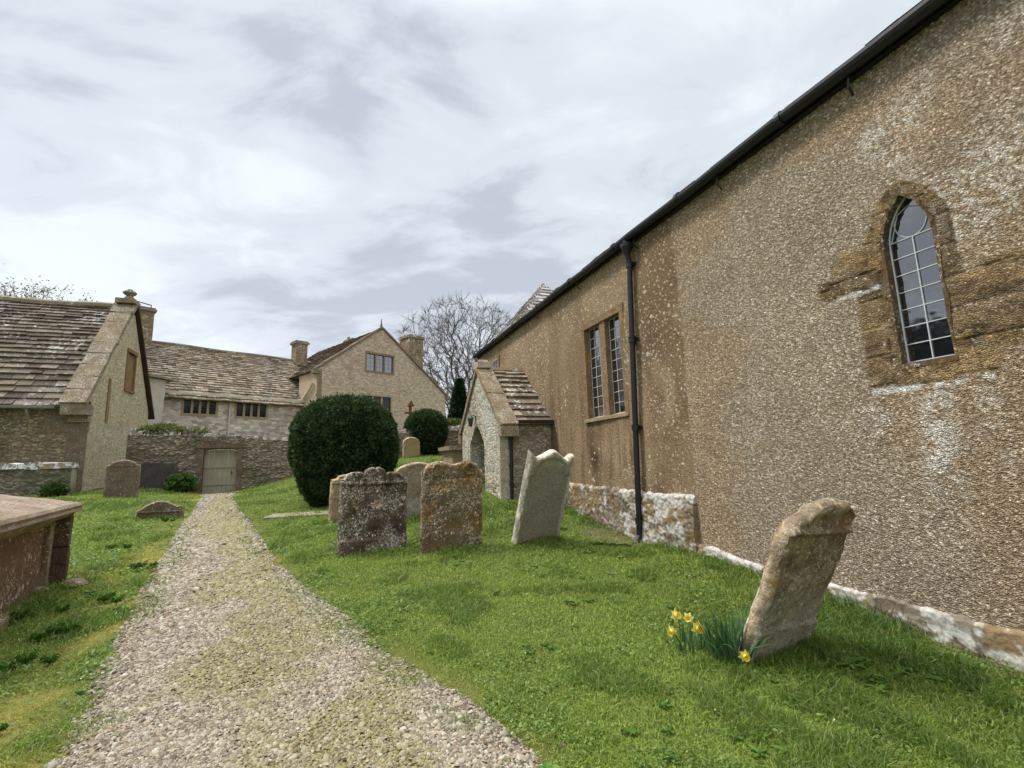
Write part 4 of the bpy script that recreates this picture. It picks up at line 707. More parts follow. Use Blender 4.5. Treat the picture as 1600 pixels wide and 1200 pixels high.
# ---------------------------------------------------------------- churchyard wall with its gate
def build_yard_wall():
    an = math.atan2(*(WALL_B - WALL_A)[::-1]); L = float(np.hypot(*(WALL_B - WALL_A))); root = thing("churchyard_wall", "rubble churchyard wall topped with rough upright stones, broken by an arched wooden gate", "wall", (WALL_A[0], WALL_A[1], 0), an)
    tp = lambda x: np.interp(x, [0, 1.5, 5.2, 12, 17], [2.86, 2.84, 2.60, 3.02, 3.2]); gx0, gx1 = 2.30, 3.44; mb = MB()
    n, m = 1000, 130; X, T = np.meshgrid(np.linspace(0, L, n), np.linspace(0, 1, m), indexing='ij'); Z = .3 + (tp(X) - .3) * T; f1, f2, r = worley(X / .17, Z / .065, 17); ed = np.clip((f2 - f1) / .25, 0, 1); nn = fbm(X * 6, Z * 6, oct=4, seed=18); Y = -.035 * ed * (.3 + 1.2 * r) - .05 * nn
    C = lerp(np.array([.21, .16, .115]), np.array([.43, .355, .265]), r[..., None]) * lerp(.55, 1, ed)[..., None] * lerp(.7, 1.2, nn)[..., None]; C = cmix(C, (.105, .075, .055), sstep(.46, .60, fbm(X * .8, Z * 1.2, oct=4, seed=19)) * .55 * sstep(4.5, 1, X)); C = cmix(C, (.10, .11, .04), sstep(.55, .68, fbm(X * 1.4 + 5, Z * 2, oct=4, seed=21)) * .5)
    keep = ~((X > gx0 - .12) & (X < gx1 + .12) & (Z < 2.3)).ravel()[gridf(n, m)].any(1); mb.add(np.stack([X, Y, Z], -1), gridf(n, m)[keep], C.reshape(-1, 3))
    for a, b in ((0, gx0 - .1), (gx1 + .1, L)): mb.box((a, .01, .3), (b, .42, float(min(tp(a), tp(b)))), (.27, .21, .15))
    mb.build("wall", mat_attr("yard_wall_stone", 34, .7, 1.2, .6, .015), root, True)
    mb = MB(); x = 0.02
    while x < L - .1:
        w = rng.uniform(.12, .30); h = rng.uniform(.10, .26); z = float(tp(x + w / 2)) - .02; c = np.array([.33, .28, .215]) * rng.uniform(.4, 1.3); t = rng.uniform(-.05, .05)
        mb.hexa(np.array([(x, -.06, z), (x + w, -.06, z), (x + w, .40, z), (x, .40, z), (x + .03 + t, .0, z + h * rng.uniform(.7, 1)), (x + w - .03 + t, .0, z + h), (x + w - .03 + t, .34, z + h), (x + .03 + t, .34, z + h * .8)]) + rng.normal(0, .014, (8, 3)), c); x += w * .98
    mb.build("coping_stones", mat_attr("coping_rubble", 28, .65, 1.25, .6, .02, .95, .06, (.62, .59, .53), .1, .05), root)
    M_j = mat_stone("gate_stone", (.13, .09, .06), (.19, .14, .095), .12, olich=.03, dark=.08); mb = MB()
    for x0, x1 in ((gx0 - .13, gx0 + .02), (gx1 - .02, gx1 + .13)):
        for k in range(6): z = .4 + k * .32; e = .05 * (k % 2); mb.box((x0 - e * (x0 < gx0 - .1), -.09, z), (x1 + e * (x1 > gx1 + .1), .45, z + .315), jit=.006)
    mb.box((gx0 - .2, -.12, 2.34), (gx1 + .2, .45, 2.47), jit=.012); mb.box((gx0 - .10, -.05, 2.47), (gx1 + .08, .45, 2.78), jit=.02)
    # flat-arched head
    X = np.linspace(gx0 + .02, gx1 - .02, 15); c = (gx0 + gx1) / 2; hw = (gx1 - gx0) / 2
    lo = 2.31 - .11 * np.abs((X - c) / hw) ** 4; V = np.array([[(x, -.06, z), (x, -.06, 2.342), (x, .3, 2.342), (x, .3, z)] for x, z in zip(X, lo)]); mb.add(V, gridf(15, 4)); mb.add(np.array([[(x, -.06, z), (x, .3, z)] for x, z in zip(X, lo)]), gridf(15, 2)); mb.build("gate_surround", M_j, root)
    M_gate = mat_wood("grey_weathered_oak", (.42, .375, .275), (.25, .21, .145)); mb = MB(); nb = 7; ws = (gx1 - gx0 - .06) / nb
    for k in range(nb):
        a, b = gx0 + .03 + k * ws, gx0 + .03 + (k + 1) * ws - .012; za, zb = [2.28 - .11 * abs((v - c) / hw) ** 4 for v in (a, b)]; mb.hexa(np.array([(a, .10, .66), (b, .10, .66), (b, .15, .66), (a, .15, .66), (a, .10, za), (b, .10, zb), (b, .15, zb), (a, .15, za)]) + rng.normal(0, .003, (8, 3)))
    g = mb.build("gate", M_gate, root); mb = MB(); mb.box((gx0 + .05, .07, .98), (gx1 - .05, .10, 1.09)); mb.box((gx0 + .05, .07, 1.62), (gx1 - .05, .10, 1.73)); mb.build("ledge", M_gate, g); mb = MB(); mb.tube([(gx1 - .2, .06, 1.5), (gx1 - .2, .02, 1.47), (gx1 - .2, .06, 1.36)], .015, 6); mb.lathe([(.04, 0), (.04, .01)], (gx1 - .2, .08, 1.42), 8); mb.build("handle", M_dark, g)
    return root
# ---------------------------------------------------------------- gravestones
def headstone(label, x, y, ang, w, h, th, topf, mat, relief=None, lean=0, side=0, group="headstones standing in the churchyard grass", name="headstone", sink=.25, rough=.010, seed=1, cat="headstone", tint=None):
    z = g1(x, y); nu, nv = 64, 90; ch_ = .018
    U = np.concatenate([[0, ch_ / w], np.linspace(.05, .95, nu - 4), [1 - ch_ / w, 1]]) - .5; T = np.concatenate([np.linspace(0, .985, nv - 2), [1 - ch_ / (h + sink), 1]])
    UU, TT = np.meshgrid(U, T, indexing='ij'); tp = topf(UU) * h; tp = tp - .012 * fbm(UU * 9 + seed, UU * 0, oct=4, seed=seed) ; ZZ = -sink + (tp + sink) * TT; XX = UU * w
    ed = np.zeros(UU.shape); ed[0] = ed[-1] = 1; ed[:, -1] = 1
    def side_y(s):
        n = fbm(XX * 5 + seed * 3, ZZ * 5, np.full(XX.shape, s * 3.0), oct=5, seed=seed) - .5; f = fbm(XX * 22, ZZ * 22, np.full(XX.shape, s * 2.0), oct=3, seed=seed + 5) - .5
        yv = th / 2 + rough * 2.2 * n + rough * .9 * f + (relief(UU, ZZ / h) if (relief is not None and s < 0) else 0); return s * (yv - ed * ch_)
    xe = rough * 1.5 * (fbm(ZZ * 7, UU * 3, oct=4, seed=seed + 9) - .5) * (np.abs(UU) > .4); F_, B_ = side_y(-1), side_y(1); A = np.stack([XX + xe, F_, ZZ], -1); Bk = np.stack([XX + xe, B_, ZZ], -1); mb = MB(); f = gridf(*UU.shape)
    TC = np.ones(UU.shape + (3,)) if tint is None else tint(UU, ZZ / h); rimm = np.maximum(sstep(.44, .495, np.abs(UU)), sstep(.95, .99, (ZZ + 0) / np.maximum(tp, .1))) * sstep(.4, .55, fbm(XX * 14, ZZ * 14, oct=4, seed=seed + 2)); TC = cmix(TC, TC * np.array([2.1, 2.1, 2.15]), rimm * .8); mb.add(A, f, TC.reshape(-1, 3)); mb.add(Bk, f[:, ::-1], TC.reshape(-1, 3))  # rim and top edge colour paled: lichen plus a painted edge highlight
    rim_i = [(0, j) for j in range(len(T))] + [(i, len(T) - 1) for i in range(1, len(U))] + [(len(U) - 1, j) for j in range(len(T) - 2, -1, -1)]
    R = np.array([A[i, j] for i, j in rim_i]); Rb = np.array([Bk[i, j] for i, j in rim_i]); c = np.array([0, 0, h * .4]); k = np.linspace(0, 1, 7)
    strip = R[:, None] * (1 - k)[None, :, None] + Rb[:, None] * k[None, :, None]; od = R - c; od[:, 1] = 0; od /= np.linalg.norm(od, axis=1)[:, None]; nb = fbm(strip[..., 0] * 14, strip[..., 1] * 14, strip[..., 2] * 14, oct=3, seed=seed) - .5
    strip = strip + od[:, None] * ((.016 * np.sin(np.pi * k))[None] + .8 * rough * nb * np.sin(np.pi * k)[None])[..., None]; sn = fbm(strip[..., 0] * 6, strip[..., 1] * 6 + seed, strip[..., 2] * 6, oct=5, seed=seed + 4); SC = cmix(np.ones(strip.shape), (1.95, 1.95, 1.95), sstep(.46, .56, sn) * .9); mb.add(strip, gridf(len(R), 7), SC.reshape(-1, 3))  # blotchy pale strip: white lichen, doubling as a highlight painted round the rim
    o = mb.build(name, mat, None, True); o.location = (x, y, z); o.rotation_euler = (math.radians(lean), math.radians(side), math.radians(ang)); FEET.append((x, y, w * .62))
    return tag(o, label, cat, group)
def interp_top(pts): P = np.array(pts); return lambda u: np.interp(u, P[:, 0], P[:, 1])
def arch_top(sh): return lambda u: sh + (1 - sh) * np.sqrt(np.clip(1 - (2 * u) ** 2, 0, 1))
def band(v, a, b, e=.012): return sstep(a - e, a + e, v) * sstep(b + e, b - e, v)
def build_stones():
    mA = mat_stone("dark_lichened_stone", (.05, .037, .027), (.115, .083, .057), .22, (.76, .70, .59), .02, .12, 1.3); mB = mat_stone("brown_lichened_stone", (.19, .125, .062), (.115, .078, .046), .21, (.74, .66, .53), .11, .04, 1.3)
    mC = mat_stone("ochre_stone", (.38, .29, .17), (.26, .185, .10), .12, olich=.05); mD = mat_stone("brown_stone", (.25, .175, .10), (.33, .27, .20), .12, olich=.04); mL2 = mat_stone("grey_stone", (.46, .425, .355), (.36, .325, .255), .03, (.6, .58, .52), .03, .0)
    mL1 = mat_stone("weathered_limestone", (.42, .325, .215), (.25, .18, .11), .19, (.72, .66, .56), .06, .16, 1.25); mS = mat_stone("mossy_dark_stone", (.12, .09, .06), (.19, .145, .09), .17, (.58, .54, .45), .03, .14)
    def tA(u):
        a = np.abs(u); t = .865 - .05 * sstep(.44, .5, a); t = np.maximum(t, .87 + .075 * np.sqrt(np.clip(1 - ((a - .28) / .165) ** 2, 0, 1))); return np.where(a < .155, 1.0 - .03 * sstep(.06, .15, a) - .02 * sstep(.03, .0, a), t)
    rA = lambda u, v: .026 * band(v, .80, .83, .008) + .032 * (v > .80) * np.maximum(band(np.hypot((np.abs(u) - .28) * 1.0, (v - .87) * 1.1), .085, .115, .012), band(np.abs(u), .0, .13, .02)) + .03 * sstep(.17, .14, v) - .03 * np.exp(-((u - .05) ** 2 + (v - .55) ** 2) / .0012)
    headstone("broad dark headstone spotted with white lichen, with a raised scrolled top and round shoulders", -2.28, 7.88, 31, 1.05, 1.30, .15, tA, mA, rA, -2, 1.5, seed=3, rough=.013, tint=lambda u, v: cmix(cmix(np.ones(u.shape + (3,)), (4.2, 3.8, 3.2), sstep(.075, .05, np.hypot(u - .04, (v - .56) * 1.2) + .04 * (fbm(u * 14, v * 14, seed=4) - .5)) * sstep(.012, .02, np.hypot(u - .05, v - .58))), (1.6, 1.55, 1.5), np.clip(band(v, .135, .17, .006) + sstep(.13, .10, v) * .6 + band(v, .80, .835, .006), 0, 1)))  # tint lightens ledge and moulding: lichen on raised edges and painted highlights
    tB = lambda u: np.where(np.abs(u) < .5, .985 - .10 * sstep(.40, .5, np.abs(u)) - .02 * np.cos(u * 14), .9); rB = lambda u, v: -.02 * band(v, .80, .825, .006) + .032 * (v > .84) * band(np.hypot(np.abs(u) - .27, (v - .905)), .055, .085, .01) - .012 * band(np.abs(u), .44, .46, .006) * (v < .8)
    headstone("square-topped orange-brown headstone with gold lichen, carved rounds along its head", -1.03, 7.9, 22, .98, 1.36, .16, tB, mB, rB, 1, .6, seed=5, rough=.013)
    headstone("narrow ochre headstone half hidden behind the dark lichened one beside the big yew", -3.36, 10.0, 34, .82, .90, .14, interp_top([(-.5, .88), (-.36, .9), (-.34, .96), (-.1, 1.), (.3, .98), (.5, .9)]), mC, lambda u, v: .02 * band(v, .78, .82), 0, 2, seed=7)
    headstone("round-topped brown headstone with a grey foot, seen in the gap between two lichened stones", -1.98, 9.95, 30, .98, 1.08, .13, arch_top(.74), mD, lambda u, v: -.012 * band(np.hypot(u * 1.1, (v - .55)), .0, .40, .02), 0, -1, seed=9, tint=lambda u, v: cmix(np.ones(u.shape + (3,)), (1.1, 1.35, 1.6), sstep(.42, .3, v)))
    tL2 = interp_top([(-.5, .985), (-.47, .97), (-.34, .915), (-.30, .92), (.0, 1.), (.05, .998), (.33, .905), (.37, .91), (.46, .955), (.5, .95)])
    rL2 = lambda u, v: .032 * (1 - sstep(-.012, .012, np.minimum(np.minimum(.455 - np.abs(u), v + 1), .83 + .09 * np.sqrt(np.clip(1 - (u / .34) ** 2, 0, 1)) - .09 * (np.abs(u) > .34) - v))) 
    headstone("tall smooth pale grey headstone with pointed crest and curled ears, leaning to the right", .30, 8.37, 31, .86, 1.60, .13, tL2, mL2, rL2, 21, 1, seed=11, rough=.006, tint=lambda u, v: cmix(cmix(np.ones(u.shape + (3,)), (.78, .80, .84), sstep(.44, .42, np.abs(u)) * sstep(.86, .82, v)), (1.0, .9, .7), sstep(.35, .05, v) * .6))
    tL1 = interp_top([(-.5, .80), (-.44, .85), (-.30, .905), (-.22, .955), (-.05, .985), (.12, 1.0), (.3, .985), (.42, .955), (.5, .93)])
    rL1 = lambda u, v: .030 * band(v, .805, .835, .006) + .014 * sstep(.205, .19, v) + .014 * band(v, .19, .206, .005) + .02 * sstep(.9, .95, v) * fbm(u * 8, v * 8, oct=3, seed=6) - .008 * sstep(.5, .6, fbm(u * 3, v * 5, oct=4, seed=8))
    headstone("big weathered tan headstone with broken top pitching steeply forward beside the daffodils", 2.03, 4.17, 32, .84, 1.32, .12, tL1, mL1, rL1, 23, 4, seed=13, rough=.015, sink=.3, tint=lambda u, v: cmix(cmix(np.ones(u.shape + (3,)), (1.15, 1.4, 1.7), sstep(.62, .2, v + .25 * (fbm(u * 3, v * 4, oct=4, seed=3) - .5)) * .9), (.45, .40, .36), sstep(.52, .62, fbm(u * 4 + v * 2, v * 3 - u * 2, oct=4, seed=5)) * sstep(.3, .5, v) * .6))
    headstone("small dark stone sunk deep in the left lawn with only its low pediment showing", -8.2, 11.38, 29, .87, .40, .16, interp_top([(-.5, .5), (-.40, .62), (-.3, .8), (-.12, .97), (0, 1.), (.12, .96), (.36, .66), (.44, .7), (.5, .62)]), mS, lambda u, v: .02 * band(v, .35, .45), 3, 1, seed=15)
    headstone("dark brown shouldered headstone standing close against the pale barn gable", -11.35, 14.1, 22, .80, 1.06, .12, interp_top([(-.5, .86), (-.38, .87), (-.36, .92), (-.2, .98), (0, 1.), (.2, .98), (.36, .92), (.38, .87), (.5, .86)]), mat_stone("dark_brown_stone", (.135, .098, .065), (.19, .14, .095), .11, olich=.03), lambda u, v: -.012 * band(np.abs(u), 0, .42, .01) * (v < .82), -2, 0, seed=17)
    headstone("small round-topped golden headstone far up the bank beside the lesser yew", -4.28, 20.2, 32, .72, .86, .12, arch_top(.72), mat_stone("golden_stone", (.40, .30, .17), (.32, .235, .125), .12, olich=.04), None, 0, -1, seed=19)
    # dark slab propped on the churchyard wall
    sx, sy = WALL_A + (WALL_B - WALL_A) / np.hypot(*(WALL_B - WALL_A)) * .92 + np.array([.10, -.22])
    headstone("dark slate-grey slab leaning on the churchyard wall between barn and gate", float(sx), float(sy), 24.7, 1.25, .92, .07, interp_top([(-.5, .97), (-.1, 1.), (.3, .98), (.5, .96)]), mat_stone("dark_slab_stone", (.05, .042, .037), (.085, .072, .06), .01), None, -7, 0, None, "stone_slab", .2, .006, 21, "stone slab")
    # flat ledger at the foot of the big yew
    mb = MB(); n, m = 40, 16; X, Y = np.meshgrid(np.linspace(-.75, .75, n), np.linspace(-.3, .3, m), indexing='ij'); Z = .05 + .01 * fbm(X * 6, Y * 6, oct=3, seed=2); e = (np.abs(X) > .74) | (np.abs(Y) > .29); Z = np.where(e, Z - .02, Z); mb.add(np.stack([X, Y, Z], -1), gridf(n, m)); mb.box((-.745, -.295, -.1), (.745, .295, .035)); o = mb.build("ledger_stone", mat_stone("ledger_limestone", (.36, .31, .23), (.28, .23, .16), .04), None); o.location = (-4.8, 11.12, g1(-4.8, 11.12)); o.rotation_euler = (.02, -.02, math.radians(6)); tag(o, "thin flat ledger stone lying in the turf at the foot of the big yew", "ledger stone")
def build_tombs():
    MB.flip = True
    # big chest tomb, left foreground: local x along its length (far end at 0), y out from its long visible face
    an = math.atan2(.856, -.517); cx, cy = -5.92, 6.30; o = thing("chest_tomb", "large red-brown chest tomb with coped stone lid at the left edge beside the path", "tomb", (cx, cy, 0), an)
    M_side = mat_stone("red_brown_panel", (.25, .145, .095), (.19, .11, .072), .20, (.70, .60, .50), .02, .04, .8); M_lid = mat_stone("tomb_lid", (.38, .30, .23), (.25, .175, .125), .15, (.62, .56, .48), .03, .03); M_pil = mat_stone("tomb_pilaster", (.105, .066, .046), (.15, .095, .062), .16, (.5, .43, .34), .02, .06); M_tan = mat_stone("tan_moulding", (.36, .27, .175), (.28, .2, .12), .18, olich=.03)
    L, W, z0, zt = 2.6, .95, -.05, 1.06
    mb = MB(); n, m = 90, 40; X, Z = np.meshgrid(np.linspace(-L, -.02, n), np.linspace(z0, zt, m), indexing='ij'); Y = .0 - .02 * (fbm(X * 3, Z * 3, oct=4, seed=3) - .5); mb.add(np.stack([X, -Y * 1, Z], -1), gridf(n, m)); mb.box((-L, -.06 - W, z0), (-.03, -.06, zt)); mb.build("side_panel", M_side, o, True)
    mb = MB()
    for k in range(26): mb.tube([(-L + k * .1 * 1.0, .02, zt - .08 + .01 * math.sin(k)), (-L + (k + 1) * .1, .02, zt - .08 + .01 * math.sin(k + 1))], .045, 7, cap=False)
    mb.box((-.24, -.02, .16), (-.10, .055, zt - .04), jit=.01); mb.box((-L, -.05, z0), (-.02, .09, .17), jit=.01); mb.build("moulding", M_tan, o)
    mb = MB()
    for k in range(5): mb.box((-.10 + .0, -.10, .02 + k * .21), (.03, .20, .22 + k * .21), jit=.005)
    mb.build("corner_pilaster", M_pil, o)
    mb = MB(); a, b, c, d = -L - .2, .16, -W - .22, .26; n, m = 110, 60; X, Y = np.meshgrid(np.linspace(a, b, n), np.linspace(c, d, m), indexing='ij'); e = np.minimum(np.minimum(X - a, b - X), np.minimum(Y - c, d - Y)); Z = zt + .11 + .19 * np.clip(e / .70, 0, 1) + .016 * (fbm(X * 4, Y * 4, oct=5, seed=31) - .5) + .012 * (fbm(X * 1.5, Y * 14, oct=3, seed=32) - .5); Z = np.where(e < .005, zt + .085, Z)
    mb.add(np.stack([X, Y, Z], -1), gridf(n, m)); rim = np.concatenate([np.c_[X[:, 0], Y[:, 0]], np.c_[X[-1], Y[-1]], np.c_[X[::-1, -1], Y[::-1, -1]], np.c_[X[0, ::-1], Y[0, ::-1]]]); cc = np.array([(a + b) / 2, (c + d) / 2]); pr = [(0, .085), (.012, .05), (.0, .02), (.05, .0), (.10, -.05)]; S = np.stack([np.c_[rim - np.sign(rim - cc) * k, np.full(len(rim), zt + z)] for k, z in pr], 1); mb.add(S, gridf(len(rim), len(pr))); mb.build("lid", M_lid, o, False)
    MB.flip = False
    FEET.append((cx, cy, .7)); FEET.append((cx + .25, cy - .5, .7)); FEET.append((cx + .55, cy - 1.1, .7))
    x, y = -1.95, 16.6; z = g1(x, y); o = thing("table_tomb", "small pale table tomb with overhanging flat slab just left of the porch", "tomb", (x, y, z), CH_ROT); mb = MB(); mb.box((-.7, -.33, -.2), (.7, .33, .62), jit=.01); mb.build("chest", M_cream, o); mb = MB(); mb.box((-.85, -.48, .62), (.85, .48, .74), jit=.01); mb.build("slab", M_tan, o)
    for dx, dy, s, lab in ((.42, -.05, .11, "rough grey-brown stone lying in the grass by the tomb's dark corner"), (.26, -.32, .085, "smaller flat rough stone lying against the foot of the chest tomb")):
        mb = MB(); th, ph = np.meshgrid(np.linspace(0, 2 * np.pi, 17), np.linspace(0, np.pi, 9), indexing='ij'); P = np.stack([np.cos(th) * np.sin(ph), np.sin(th) * np.sin(ph), np.cos(ph)], -1); P = P * (1 + .5 * (fbm(P[..., 0] * 2 + s * 40, P[..., 1] * 2, P[..., 2] * 2, oct=3, seed=4) - .5))[..., None] * np.array([s * 1.3, s, s * .6]); mb.add(P, gridf(17, 9)); q = mb.build("loose_stone", M_tan, None, False); px, py = cx + dx, cy + dy; q.location = (px, py, g1(px, py) + .02); tag(q, lab, "stone")
def build_cross():
    x, y = -4.98, 23.2; o = thing("wooden_cross", "rusty brown wooden crucifix standing before the gabled house wall", "cross", (x, y, g1(x, y)), math.radians(42)); M = mat_wood("red_brown_oak", (.20, .09, .05), (.14, .06, .035)); zt = 4.65 - g1(x, y); mb = MB(); mb.box((-.055, -.05, -.2), (.055, .05, zt - .15)); mb.build("post", M, o); mb = MB(); mb.box((-.32, -.075, zt - .72), (.32, -.05, zt - .62)); mb.build("crossbar", M, o); mb = MB(); mb.hexa(np.array([(-.45, -.2, zt - .55), (.45, -.2, zt - .55), (.45, .2, zt - .55), (-.45, .2, zt - .55), (-.04, -.2, zt + .02), (.04, -.2, zt + .02), (.04, .2, zt + .02), (-.04, .2, zt + .02)])[[0, 1, 2, 3, 4, 5, 6, 7]] * np.array([.42, .5, .45]) + np.array([0, 0, (zt - .15) * .55])); mb.build("little_roof", M, o)
# ---------------------------------------------------------------- yews, trees and plants
M_leafy = mat_leaf("foliage", .2, .6, .2)
M_bark = mat_attr("bark", 30, .7, 1.25, .5, .02, .95)
def sprigs(mb, P, Nn, size, ca, cb, spread=.8, aspect=.35, bias=None):
    n = len(P); d = Nn + rng.normal(0, spread, (n, 3)); d /= np.linalg.norm(d, axis=1)[:, None]; a = np.cross(d, rng.normal(0, 1, (n, 3))); a /= np.linalg.norm(a, axis=1)[:, None]
    s = size * rng.uniform(.6, 1.4, (n, 1)); V = np.stack([P - d * s * .3, P + a * s * aspect + d * s * .25, P + d * s, P - a * s * aspect + d * s * .25], 1)
    k = rng.random((n, 1)) if bias is None else np.clip(rng.random((n, 1)) * .7 + bias[:, None], 0, 1); C = lerp(np.array(ca), np.array(cb), k); mb.add(V.reshape(-1, 3), (np.arange(n) * 4)[:, None] + np.arange(4)[None], np.repeat(C, 4, 0))
def clipped_yew(label, x, y, R, H, n, size, zb=None):
    z = g1(x, y) if zb is None else zb; o = thing("yew_bush", label, "yew bush", (x, y, z), rng.random() * 6, "clipped yew bushes"); prof_t = np.array([0, .06, .2, .4, .6, .75, .86, .94, .985, 1.0]); prof_r = np.array([.50, .62, .80, .95, 1.0, .96, .84, .60, .30, 0.02])
    rad = lambda t: np.interp(t, prof_t, prof_r)
    tt = np.linspace(0, 1, 200); Rr = rad(tt) * R; seg = np.hypot(np.diff(Rr), np.diff(tt * H)); wgt = seg * (Rr[1:] + Rr[:-1]); cdf = np.concatenate([[0], np.cumsum(wgt)]); cdf /= cdf[-1]
    t = np.interp(rng.random(n), cdf, tt); th = rng.random(n) * 2 * np.pi; lump = .10 * (fbm(np.cos(th) * 2.2 + 5, np.sin(th) * 2.2 + 5, t * 3.2 * 1.5, oct=4, seed=int(R * 10)) - .5); fine = (fbm(np.cos(th) * 9 + 5, np.sin(th) * 9 + 5, t * 14, oct=3, seed=3) - .5)
    r = rad(t) * R * (1 + lump) + .14 * fine * R + .05 * (rng.random(n) > .985) - rng.random(n) ** 2 * .10; P = np.stack([r * np.cos(th), r * np.sin(th), t * H + .05 * rng.normal(0, 1, n) * (t > .9)], 1)
    dr = np.gradient(rad(tt) * R, tt * H); nz = -np.interp(t, tt, dr); Nn = np.stack([np.cos(th), np.sin(th), nz], 1); Nn /= np.linalg.norm(Nn, axis=1)[:, None]
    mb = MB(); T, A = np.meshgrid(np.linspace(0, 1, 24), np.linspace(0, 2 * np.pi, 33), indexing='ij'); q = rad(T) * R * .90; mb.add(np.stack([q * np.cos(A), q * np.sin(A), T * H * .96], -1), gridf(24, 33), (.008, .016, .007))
    up = np.clip(fine * 1.2, -.2, .4); sprigs(mb, P, Nn, size, (.014, .032, .012), (.085, .135, .04), .8, .26, up + .25 * (t - .7) * (rng.random(n) > .4)); mb.build("foliage", M_leafy, o); mb = MB(); mb.tube([(0, 0, -.3), (0.05, 0, .3), (0, 0, .9)], [R * .16, R * .13, R * .1], 9, (.11, .075, .05)); mb.build("trunk", M_bark, o)
def grow_tree(base, targets, step, r0, twig, col, pw=.46, kpath=.55, up=.06, twn=3, twl=.6):
    pos = [np.array(base, float)]; par = [-1]; dist = [0.]; Tg = targets[np.argsort(np.linalg.norm(targets - base, axis=1))]
    PA = np.zeros((60000, 3)); PA[0] = base; DA = np.zeros(60000); n = 1
    for t in Tg:
        d = np.linalg.norm(PA[:n] - t, axis=1); c = d + kpath * DA[:n] + 3.0 * np.maximum(PA[:n, 2] - t[2] , 0) * .3; i = int(np.argmin(c)); k = max(1, int(d[i] / step)); a = PA[i].copy(); prev = i; off = rng.normal(0, .025 * d[i], 3)
        for s in range(1, k + 1):
            f = s / k; p = a + (t - a) * f + (off + np.array([0, 0, -up * d[i]])) * (f * (1 - f)) * (1 if s < k else 0) + rng.normal(0, step * .07, 3); PA[n] = p; DA[n] = DA[prev] + np.linalg.norm(p - PA[prev]); par.append(prev); prev = n; n += 1
            if n > 59000: break
        if n > 59000: break
    par = np.array(par); tips = np.zeros(n); child = np.bincount(par[1:], minlength=n); tips[child == 0] = 1
    for i in range(n - 1, 0, -1): tips[par[i]] += tips[i]
    rad = twig * tips ** pw; rad = rad * min(1, r0 / rad[0]) if rad[0] > r0 else rad
    return PA[:n], par, np.maximum(rad, twig), child
def tree_mesh(PA, par, rad, child, col, twn, twl, twr, spread=.6):
    mb = MB(); n = len(PA); i = np.arange(1, n); A, B = PA[par[i]], PA[i]; ra, rb = np.minimum(rad[par[i]], rad[i] * 1.35), rad[i]; 
    tips = np.where(child == 0)[0]; dirs = PA[tips] - PA[par[tips]]; dirs /= np.linalg.norm(dirs, axis=1)[:, None] + 1e-9
    for k in range(twn):
        m = len(tips); d = dirs + rng.normal(0, spread, (m, 3)); d /= np.linalg.norm(d, axis=1)[:, None]; s = PA[tips] - (PA[tips] - PA[par[tips]]) * rng.random((m, 1)) * .8; A = np.concatenate([A, s]); B = np.concatenate([B, s + d * twl * rng.uniform(.5, 1.2, (m, 1))]); ra = np.concatenate([ra, np.full(m, twr)]); rb = np.concatenate([rb, np.full(m, twr * .5)])
    T = B - A; T /= np.linalg.norm(T, axis=1)[:, None] + 1e-9; ref = np.where(np.abs(T[:, 2:3]) < .9, np.array([[0, 0, 1.]]), np.array([[1., 0, 0]])); a = np.cross(T, ref); a /= np.linalg.norm(a, axis=1)[:, None] + 1e-9; b = np.cross(T, a); S = 5; m = len(A); V = np.zeros((m, 2 * S, 3))
    for s in range(S):
        th = 2 * math.pi * s / S; o = math.cos(th) * a + math.sin(th) * b; V[:, s] = A + o * ra[:, None]; V[:, S + s] = B + o * rb[:, None]
    f = np.array([(s, (s + 1) % S, S + (s + 1) % S, S + s) for s in range(S)]); F = (f[None] + (np.arange(m) * 2 * S)[:, None, None]).reshape(-1, 4); C = lerp(np.array(col[0]), np.array(col[1]), rng.random((m, 1))); mb.add(V.reshape(-1, 3), F, np.repeat(C, 2 * S, 0)); return mb
def bare_tree(name, label, x, y, zb, cz, rx, rz, nt, r0, twig, col, stems=6, twn=4, twl=.7, twr=.012, buds=0, zmin=.12):
    o = thing(name, label, "tree", (x, y, zb)); u = rng.normal(0, 1, (nt * 3, 3)); u /= np.linalg.norm(u, axis=1)[:, None]; rr = rng.random(nt * 3) ** .38; P = u * rr[:, None] * np.array([rx, rx, rz]) + np.array([0, 0, cz]); P *= 1; P = P[(P[:, 2] > cz - rz * (1 - zmin) ) & (P[:, 2] > np.hypot(P[:, 0], P[:, 1]) * .55 + 1.2)][:nt]
    PA, par, rad, child = grow_tree((0, 0, 0), P, .55, r0, twig, col); mb = tree_mesh(PA, par, rad, child, col, twn, twl, twr); tr = PA[:, 2] < 0; mb.build("branches", M_bark, o, True)
    mb = MB(); mb.tube([(0, 0, -.4), (0, 0, .3), (.03, 0, 1.2)], [r0 * 1.5, r0 * 1.15, r0], 10, col[0]); mb.build("trunk", M_bark, o, True)
    if buds:
        t = np.where(child == 0)[0]; k = rng.integers(0, len(t), buds); Q = PA[t[k]] + rng.normal(0, .35, (buds, 3)); mb = MB(); sprigs(mb, Q, np.tile([0, 0, 1.], (buds, 1)), .11, (.19, .165, .07), (.30, .27, .12), 1.5, .4); mb.build("buds", M_leafy, o)
